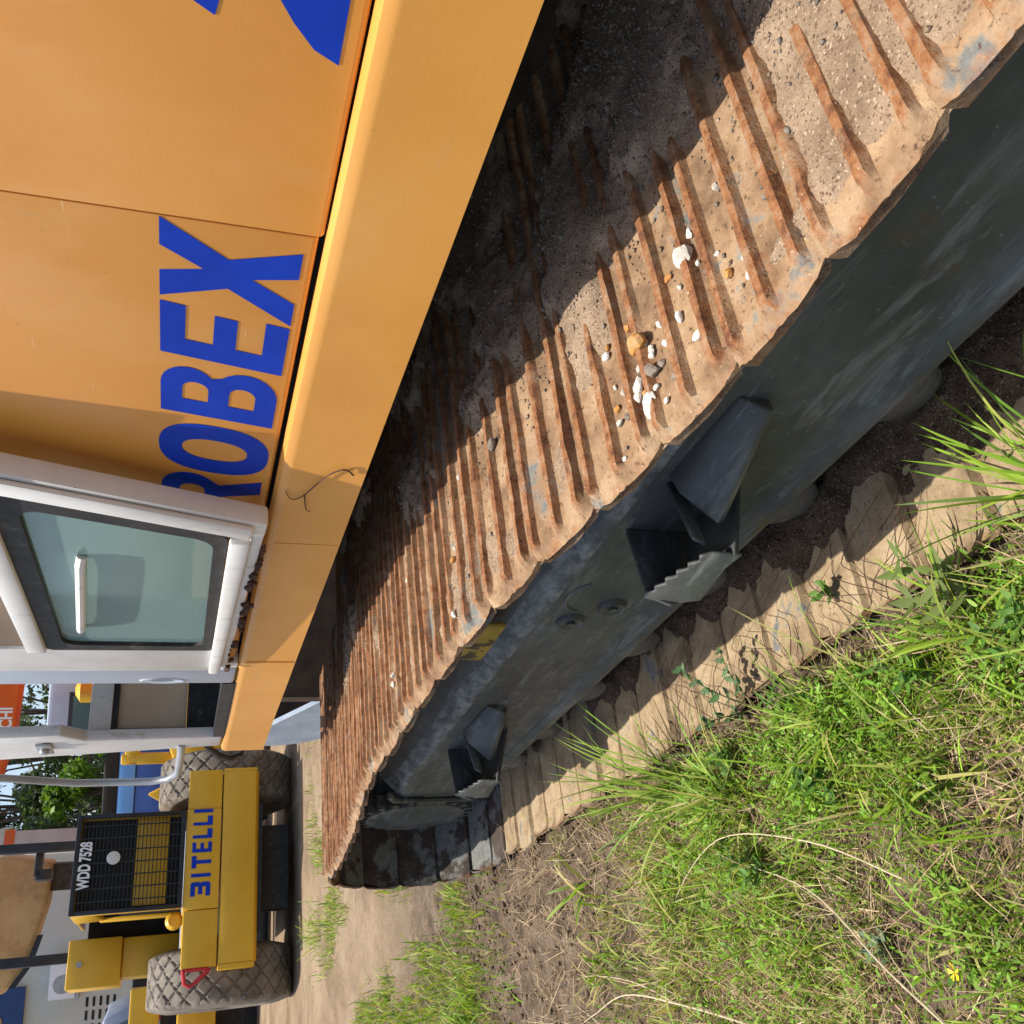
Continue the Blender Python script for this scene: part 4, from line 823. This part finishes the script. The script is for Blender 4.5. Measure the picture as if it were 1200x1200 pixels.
# tyres with diamond tread
def tyre(name, a0, a1, bc, R, zc, parent):
    nA, nR = 300, 44; co = []; aw = a1-a0
    for j in range(nR+1):
        t = j/nR; e = abs(2*t-1); r = R*(1-.30*max(0, (e-.72)/.28)**2.2*.9); x = a0+aw*t
        for k in range(nA):
            th = 2*math.pi*k/nA; u = round(2*math.pi*R/.20)*th/(2*math.pi); v = (t-.5)*aw/.20
            g = max(abs(((u+v) % 1)-.5), abs(((u-v) % 1)-.5)); cut = .5-g
            dpt = .020 if cut < .065 and e < .86 else 0
            co.append(RL(x, bc+(r-dpt)*math.sin(th), zc+(r-dpt)*math.cos(th)))
    for xx_, rr_ in ((a1-.02, R*.62), (a1-.08, R*.60), (a1-.12, .02)):
        for k in range(nA): th = 2*math.pi*k/nA; co.append(RL(xx_, bc+rr_*math.sin(th), zc+rr_*math.cos(th)))
    fs = []
    for j in range(nR+3):
        for k in range(nA): fs.append((j*nA+k, j*nA+(k+1) % nA, (j+1)*nA+(k+1) % nA, (j+1)*nA+k))
    pre = []
    for xx_, rr_ in ((a0+.02, R*.62), (a0+.08, R*.60), (a0+.10, .02)):
        for k in range(nA): th = 2*math.pi*k/nA; pre.append(RL(xx_, bc+rr_*math.sin(th), zc+rr_*math.cos(th)))
    o_ = len(co); co += pre
    ring0 = [0, o_, o_+nA, o_+2*nA]
    for q in range(3):
        for k in range(nA): fs.append((ring0[q+1]+k, ring0[q+1]+(k+1) % nA, ring0[q]+(k+1) % nA, ring0[q]+k))
    m = MB(); m.add(co, fs); return m.build(name, MT['tyre'], parent, smooth=True)
tyre('tyre', -.36, .26, .95, .77, .20+.77, RR); tyre('tyre', 1.74, 2.36, .95, .77, .20+.77, RR)
for a_ in (-.30, 2.10):
    b = MB(); b.lathe([(0, .45), (.05, .44), (.10, .30), (.14, .10)], 28, 'x', (0, 0, 0), 0, lambda x, y, z: RL(a_+x, .95+y, .97+z)); b.build('rim', MT['roller_rubber'], RR, smooth=True)
# smooth front drum and its frame
b = MB(); b.lathe([(0, .5), (.01, .74), (1.95, .74), (1.96, .5)], 48, 'x', (0, 0, 0), 0, lambda x, y, z: RL(.02+x, 3.9+y, .95+z)); b.build('drum', MT['steelplate'], RR, smooth=True)
b = MB(); b.box(-.12, .0, 2.9, 4.8, 1.0, 1.38, 0, RL); b.box(2.0, 2.12, 2.9, 4.8, 1.0, 1.38, 0, RL); b.box(-.12, 2.12, 4.75, 4.95, .98, 1.40, 0, RL); b.box(-.12, 2.12, 2.75, 2.9, .98, 1.40, 0, RL); b.build('drum_frame', MT['yellow'], RR, bevel=.02)
# operator platform and canopy posts
b = MB(); b.box(.30, 1.75, 1.75, 2.7, 1.43, 1.52, 0, RL); b.build('platform', MT['black'], RR)
for a_, b_ in ((1.60, 1.85), (.36, 1.85)):
    b = MB(); b.box(a_-.055, a_+.055, b_-.05, b_+.05, 1.525, 3.7, 0, RL); b.build('canopy_post', MT['black'], RR, bevel=.012)
b = MB(); b.box(1.28, 1.58, 1.86, 2.0, 3.02, 3.10, 0, RL); b.box(1.24, 1.36, 1.86, 2.0, 2.90, 3.08, 0, RL); b.build('lamp_bracket', MT['black'], RR, bevel=.01)

# ------------------------------------------------------------------ digger bucket on the ground ahead
BK = empty('digger_bucket', (2.35, 7.6, .1), label='dark rusty digger bucket on the ground beyond the crawler', cat='bucket')
b = MB(); prof = [(math.cos(a)*.62, .62-math.sin(a)*.62+.0) for a in np.linspace(-.5, 2.6, 16)]
vs_, fs = [], []
for (py, pz) in prof:
    for px in (-.62, .85): vs_.append((px, py, pz+.1))
for (py, pz) in prof:
    for px in (-.62, .85): vs_.append((px, py*.95, .62+(pz-.62)*.95+.1))
n = len(prof)
for i in range(n-1):
    fs += [(2*i, 2*i+1, 2*i+3, 2*i+2), (2*n+2*i+2, 2*n+2*i+3, 2*n+2*i+1, 2*n+2*i)]
b.add(vs_, fs); b.build('shell', MT['rustplate'], BK, smooth=True)
b = MB(); b.prism([(p[0], p[1]+.1) for p in prof], -.66, -.621); b.build('side_plate', MT['steelplate'], BK)
b = MB(); b.prism([(p[0], p[1]+.1) for p in prof], .851, .89); b.build('side_plate', MT['rustplate'], BK)
b = MB(); b.box(-.66, .89, -.60, -.50, .30, 1.25); b.build('back_plate', MT['rustplate'], BK)

# ------------------------------------------------------------------ machines and buildings behind
def at(x, y, d):            # a point that lies d metres in front of the camera (photo pixel of 1200)
    return Vector(CAM+d*(Fv+Rv*((1200-y-600)/FPX)+Dv*((x-600)/FPX)))
def yawed(o, rz): return lambda a, b_, c: (o[0]+a*math.cos(rz)+b_*math.sin(rz), o[1]-a*math.sin(rz)+b_*math.cos(rz), c)
# vermilion excavator
hp = at(20, 850, 15.5); HX = yawed((hp.x, hp.y), math.radians(24))
HE = empty('orange_excavator', (hp.x, hp.y, .22), label='vermilion excavator with white lettering seen through the cab doorway', cat='excavator')
inv = lambda f: (lambda a, b_, c: tuple(Vector(f(a, b_, c))-Vector((hp.x, hp.y, .22))))
HXl = inv(HX)
b = MB(); b.prism([(-.95, 4.34), (-.1, 4.16), (1.3, 4.08), (1.6, 4.9), (1.0, 5.6), (-.6, 5.7), (-1.3, 5.2)], -.2, .35, 'y', 0, HXl); bo = b.build('boom', MT['hitorange'], HE, bevel=.03)
text_mesh('lettering', 'HITACHI', .26, lambda x, y, z: HXl(-.50+x*.80, -.204-z, 4.20+y), MT['lettering_white'], bo, .03)
b = MB(); b.box(.6, 4.0, .4, 2.6, 1.0, 2.45, 0, HXl); b.build('body', MT['hitorange'], HE, bevel=.06)
b = MB(); b.box(.5, 4.1, .2, 2.8, .0, .9, 0, HXl); b.build('crawler', MT['underside'], HE, bevel=.2)
b = MB(); b.box(1.9, 2.4, -.1, 2.4, 2.45, 4.2, 0, HXl); b.build('boom_foot', MT['hitorange'], HE, bevel=.05)
# blue-grey cab beyond
gp = at(85, 840, 19); GX = yawed((gp.x, gp.y), math.radians(22)); gl = (lambda f: (lambda a, b_, c: tuple(Vector(f(a, b_, c))-Vector((gp.x, gp.y, .22)))))(GX)
GE = empty('grey_excavator', (gp.x, gp.y, .22), label='blue-grey machine cab with teal windows behind the vermilion boom', cat='excavator')
b = MB(); b.box(-.75, 2.6, .0, 1.5, 2.1, 4.15, 0, gl); b.build('cab', MT['greycab'], GE, bevel=.1)
b = MB(); b.box(-.45, .50, -.02, .0, 2.75, 3.75, 0, gl); wnd = b.build('window_frame', MT['black'], GE, bevel=.01)
b = MB(); b.box(-.38, .43, -.03, -.022, 2.83, 3.67, 0, gl); b.build('pane', MT['farglass'], wnd)
b = MB(); b.box(-1.2, 3.0, .0, 2.6, 1.1, 2.09, 0, gl); b.build('body', MT['hitorange'], GE, bevel=.05)
b = MB(); b.box(-1.2, 3.0, .0, 2.8, .0, .9, 0, gl); b.build('crawler', MT['underside'], GE, bevel=.15)
b = MB(); b.lathe([(0, .1), (.1, .25), (.5, .25), (.6, .1)], 16, 'z', (0, 0, 0), 0, lambda x, y, z: gl(.55+x, -.4+y, 3.0+z)); b.build('work_light', MT['yellow'], GE, smooth=True)
# blue truck
tp = at(150, 925, 16); TXf = yawed((tp.x, tp.y), math.radians(22)); tl = (lambda f: (lambda a, b_, c: tuple(Vector(f(a, b_, c))-Vector((tp.x, tp.y, .22)))))(TXf)
TR = empty('blue_truck', (tp.x, tp.y, .22), label='blue truck body with light blue top rail behind the roller', cat='truck')
b = MB(); b.box(-2.5, 1.6, .0, 2.2, 1.0, 2.25, 0, tl); b.build('load_box', MT['truckblue'], TR, bevel=.02)
b = MB(); b.box(-2.55, 1.65, -.08, 2.25, 2.252, 2.52, 0, tl); b.build('top_rail', MT['truckrail'], TR, bevel=.02)
b = MB(); b.box(-2.6, 1.7, -.1, 2.3, 2.525, 2.75, 0, tl); b.build('tarpaulin_edge', MT['dark'], TR, bevel=.03)
for k in range(7):
    b = MB(); b.box(-2.4+k*.62, -2.33+k*.62, -.06, -.001, 1.0, 2.25, 0, tl); b.build('rib', MT['truckblue'], TR)
for a_ in (-1.9, .9):
    b = MB(); b.lathe([(0, .25), (.02, .48), (.28, .48), (.3, .25)], 24, 'y', (0, 0, 0), 0, lambda x, y, z: tl(a_+x, .05+y, .48+z)); b.build('wheel', MT['rubber'], TR, smooth=True)
# small yellow machine between truck and roller
yp = at(185, 905, 13.6); yl0 = yawed((yp.x, yp.y), math.radians(25)); yl = lambda a, b_, c: tuple(Vector(yl0(a, b_, c))-Vector((yp.x, yp.y, .22)))
YM = empty('yellow_loader', (yp.x, yp.y, .22), label='small yellow loader half hidden between cab pillar and roller', cat='loader')
b = MB(); b.prism([(-.7, .9), (1.4, .9), (1.4, 1.55), (.5, 1.75), (-.2, 1.5), (-.7, 1.35)], .0, 1.2, 'y', 0, yl); b.build('body', MT['yellow'], YM, bevel=.04)
b = MB(); b.prism([(-.55, 1.55), (-.30, 1.95), (-.1, 1.55), (-.3, 1.2)], -.1, .02, 'y', 0, yl); b.build('warning_plate', MT['yellow'], YM, bevel=.02)
b = MB(); b.box(.1, .25, .1, .3, 1.5, 2.35, 0, yl); b.box(.1, .9, .1, .3, 2.1, 2.3, 0, yl); b.build('lift_arm', MT['yellow'], YM, bevel=.03)
for a_ in (-.3, 1.0):
    b = MB(); b.lathe([(0, .25), (.03, .5), (.3, .5), (.33, .25)], 28, 'y', (0, 0, 0), 0, lambda x, y, z: yl(a_+x, -.1+y, .5+z)); b.build('wheel', MT['rubber'], YM, smooth=True)
# yellow machine at the far left of the roller
kp = at(195, 1190, 13.2); kl0 = yawed((kp.x, kp.y), math.radians(10)); kl = lambda a, b_, c: tuple(Vector(kl0(a, b_, c))-Vector((kp.x, kp.y, .22)))
KM = empty('yellow_machine', (kp.x, kp.y, .22), label='yellow machine frame standing left of the roller tyre', cat='machine')
b = MB(); b.box(-2.2, .38, .0, .25, 1.62, 2.02, 0, kl); b.build('beam', MT['yellow'], KM, bevel=.02)
b = MB(); b.box(-2.0, .0, .1, .9, 1.05, 1.60, 0, kl); b.build('engine_bay', MT['dark'], KM)
b = MB(); b.box(-.30, .02, -.1, .08, .85, 1.38, 0, kl); b.box(-2.0, -.3, -.06, .06, .72, 1.0, 0, kl); b.build('front_plate', MT['yellow'], KM, bevel=.03)
b = MB(); b.lathe([(0, .3), (.05, .55), (.5, .55), (.55, .3)], 28, 'y', (0, 0, 0), 0, lambda x, y, z: kl(-.55+x, .3+y, .55+z)); b.build('wheel', MT['rubber'], KM, smooth=True)
# pale building
bp_ = at(100, 1100, 23); bl0 = yawed((bp_.x, bp_.y), math.radians(16)); bl = lambda a, b_, c: tuple(Vector(bl0(a, b_, c))-Vector((bp_.x, bp_.y, .22)))
BG = empty('building', (bp_.x, bp_.y, .22), label='pale grey-green rendered building behind the roller', cat='building')
b = MB(); b.box(-9, 2.0, .0, 8, -.4, 6.5, 0, bl); b.build('wall', MT['wall'], BG)
b = MB(); b.box(-9.3, 2.3, -.5, 8.3, 6.5, 6.8, 0, bl); b.build('roof', MT['concrete'], BG)
b = MB(); b.box(-1.55, -.55, -.03, .001, 1.55, 2.35, 0, bl); wf = b.build('window', MT['black'], BG)
b = MB(); b.box(-1.48, -.62, -.04, -.031, 1.62, 2.28, 0, bl); b.build('pane', MT['dark'], wf)
for r_i in range(5):
    for k in range(9):
        b = MB(); b.box(-3.95+k*.30, -3.95+k*.30+.21, -.012, .001, 2.72+r_i*.155, 2.78+r_i*.155, 0, bl); b.build('vent_slot', MT['dark'], BG)
b = MB(); b.box(-1.25, -.35, -.40, -.02, 3.62, 4.22, 0, bl); ac = b.build('air_conditioner', MT['lettering_white'], BG, bevel=.03)
b = MB(); b.lathe([(-.01, .20), (.0, .21)], 24, 'y', (0, 0, 0), 0, lambda x, y, z: bl(-.92+x, -.41+y, 3.92+z)); b.build('fan_grille', MT['chrome'], ac)
b = MB(); b.box(-1.3, -.3, -.42, .0, 3.55, 3.61, 0, bl); b.build('bracket', MT['chrome'], ac)
b = MB(); b.box(-6.5, -.95, -.12, -.01, 4.75, 6.2, 0, bl); b.build('sign_board', MT['bluesign'], BG)
b = MB(); b.prism([(-2.2, 5.15), (-1.6, 5.2), (-1.3, 5.5), (-1.3, 6.0), (-2.6, 6.0)], -.16, -.121, 'y', 0, bl); b.build('sign_emblem', MT['tan'], BG)
# beige column with rust-red ends at the corner of the building
cp = at(40, 987, 21); b = MB(); b.box(-.23, .23, -.2, .2, -.3, 6.0); CO = b.build('column', MT['concrete'], None, bevel=.01, label='beige concrete column with rust-red foot between trees and building', cat='column'); CO.location = (cp.x, cp.y, .2)
b = MB(); b.box(-.25, .25, -.22, .22, 3.28, 3.45); b.build('rust_band', MT['hitorange'], CO); b = MB(); b.box(-.25, .25, -.22, .22, 4.75, 4.95); b.build('rust_band', MT['hitorange'], CO)
# tan boom hanging behind the roller
np_ = at(30, 1090, 17); nl0 = yawed((np_.x, np_.y), math.radians(14)); nl = lambda a, b_, c: tuple(Vector(nl0(a, b_, c))-Vector((np_.x, np_.y, .22)))
TN = empty('tan_digger', (np_.x, np_.y, .22), label='tan digger boom and counterweight rising behind the roller canopy posts', cat='digger')
b = MB(); b.prism([(-1.05, 4.30), (-.6, 3.98), (.4, 3.74), (1.15, 3.70), (1.3, 4.4), (1.2, 5.6), (-1.1, 5.8)], .0, .9, 'y', 0, nl); b.build('counterweight', MT['tan'], TN, bevel=.08, seg=3)
b = MB(); b.prism([(-.95, 4.12), (-.6, 3.88), (-.1, 3.74), (-.1, 3.84), (-.6, 3.99), (-.95, 4.24)], -.05, -.001, 'y', 0, nl); b.build('edge_strip', MT['black'], TN)
b = MB(); b.box(.62, 1.1, .3, .9, .3, 3.75, 0, nl); b.build('turntable', MT['underside'], TN)
b = MB(); b.box(-1.3, 1.3, .1, 2.2, -.1, .85, 0, nl); b.build('crawler', MT['underside'], TN, bevel=.15)
# parked van windscreen at the far left
vp_ = at(150, 1212, 17); vl0 = yawed((vp_.x, vp_.y), math.radians(12)); vl = lambda a, b_, c: tuple(Vector(vl0(a, b_, c))-Vector((vp_.x, vp_.y, .22)))
VN = empty('truck_cab', (vp_.x, vp_.y, .22), label='grey truck cab with wide windscreen at the far left edge', cat='truck')
b = MB(); b.prism([(-2.0, .8), (.45, .8), (.55, 1.9), (.30, 2.62), (-1.9, 2.7)], .0, 1.8, 'y', 0, vl); b.build('body', MT['greycab'], VN, bevel=.08)
b = MB(); b.prism([(-1.7, 1.95), (.32, 1.95), (.14, 2.46), (-1.6, 2.50)], -.03, -.001, 'y', 0, vl); b.build('windscreen', MT['farglass'], VN)
b = MB(); b.box(.2, .42, -.06, -.001, 1.55, 1.8, 0, vl); b.build('tail_lamp', MT['red'], VN)
for a_ in (-1.6, .1):
    b = MB(); b.lathe([(0, .2), (.02, .42), (.25, .42), (.27, .2)], 24, 'y', (0, 0, 0), 0, lambda x, y, z: vl(a_+x, .1+y, .42+z)); b.build('wheel', MT['rubber'], VN, smooth=True)

# ------------------------------------------------------------------ trees
def tree(base, h, cr, n, cols, label, seed, low=.3):
    r = np.random.default_rng(seed); root = empty('tree', base, label=label, cat='tree', group='trees behind the yard')
    m = MB(); m.tube([(0, 0, -.3), (.1, 0, h*.25), (.0, .1, h*.5), (.1, .1, h*.8)], [.22, .18, .13, .05], 8)
    clumps = []
    for i in range(26):
        a = r.random()*6.28; z = h*(low+(1-low)*r.random()); rr_ = cr*(.35+.75*r.random())*math.sin(math.pi*min(.95, max(.12, (z/h-low)/(1-low)*.9+.08)))
        p = Vector((math.cos(a)*rr_, math.sin(a)*rr_, z)); clumps.append((p, cr*r.uniform(.18, .36), r.uniform(.55, 1.25)))
        m.tube([(.05, .05, z*.6), tuple(p*.5+Vector((0, 0, z*.4))), tuple(p)], [.06, .04, .012], 5)
    m.build('trunk', MT['bark'], root, smooth=True)
    P = []; Cc = []
    for p, cr_, br in clumps:
        k = int(n/26); d = r.normal(size=(k, 3)); d /= np.linalg.norm(d, axis=1)[:, None]; q = np.array(p)+d*cr_*(r.random((k, 1))**.45)*np.array([1, 1, .75])
        P.append(q); c = np.array(cols)[r.integers(0, len(cols), k)]*br*r.uniform(.75, 1.25, (k, 1)); Cc.append(c)
    P = np.concatenate(P); Cc = np.concatenate(Cc); k = len(P)
    u = r.normal(size=(k, 3)); u /= np.linalg.norm(u, axis=1)[:, None]; v = np.cross(u, r.normal(size=(k, 3))); v /= np.linalg.norm(v, axis=1)[:, None]
    s = r.uniform(.07, .17, (k, 1)); V = np.stack([P-u*s, P+v*s*.5, P+u*s, P-v*s*.5], 1).reshape(-1, 3)
    me = np_mesh('crown', V, np.arange(4*k).reshape(-1, 4)); col_attr(me, 'Col', np.repeat(Cc, 4, 0).astype(np.float32)); link('crown', me, MT['leaf'], root)
TD = [(.035, .065, .022), (.05, .085, .03), (.06, .09, .04)]; TL = [(.11, .22, .02), (.14, .26, .03), (.09, .18, .02)]
p = at(60, 945, 33); tree((p.x, p.y, .2), 9.5, 3.0, 9000, TD, 'tall dark green tree behind the blue truck', 1, .18)
p = at(70, 925, 30); tree((p.x-.1, p.y, .2), 5.2, 1.9, 6000, TL, 'bright lime green tree in front of the taller dark tree', 2, .25)
p = at(30, 835, 36); tree((p.x, p.y, .2), 9.0, 2.6, 2600, TD, 'thin-crowned tree seen through the excavator cab', 3, .3)
p = at(30, 890, 40); tree((p.x, p.y, .2), 11, 3.4, 7000, TD, 'dark tree behind the excavator cab pillar', 4, .2)
p = at(10, 985, 38); tree((p.x, p.y, .2), 10, 3.2, 7000, TD, 'dark tree beside the concrete column', 5, .2)
p = at(60, 760, 46); tree((p.x, p.y, .2), 10, 4.2, 7000, TD, 'distant tree right of the vermilion excavator', 6, .15)
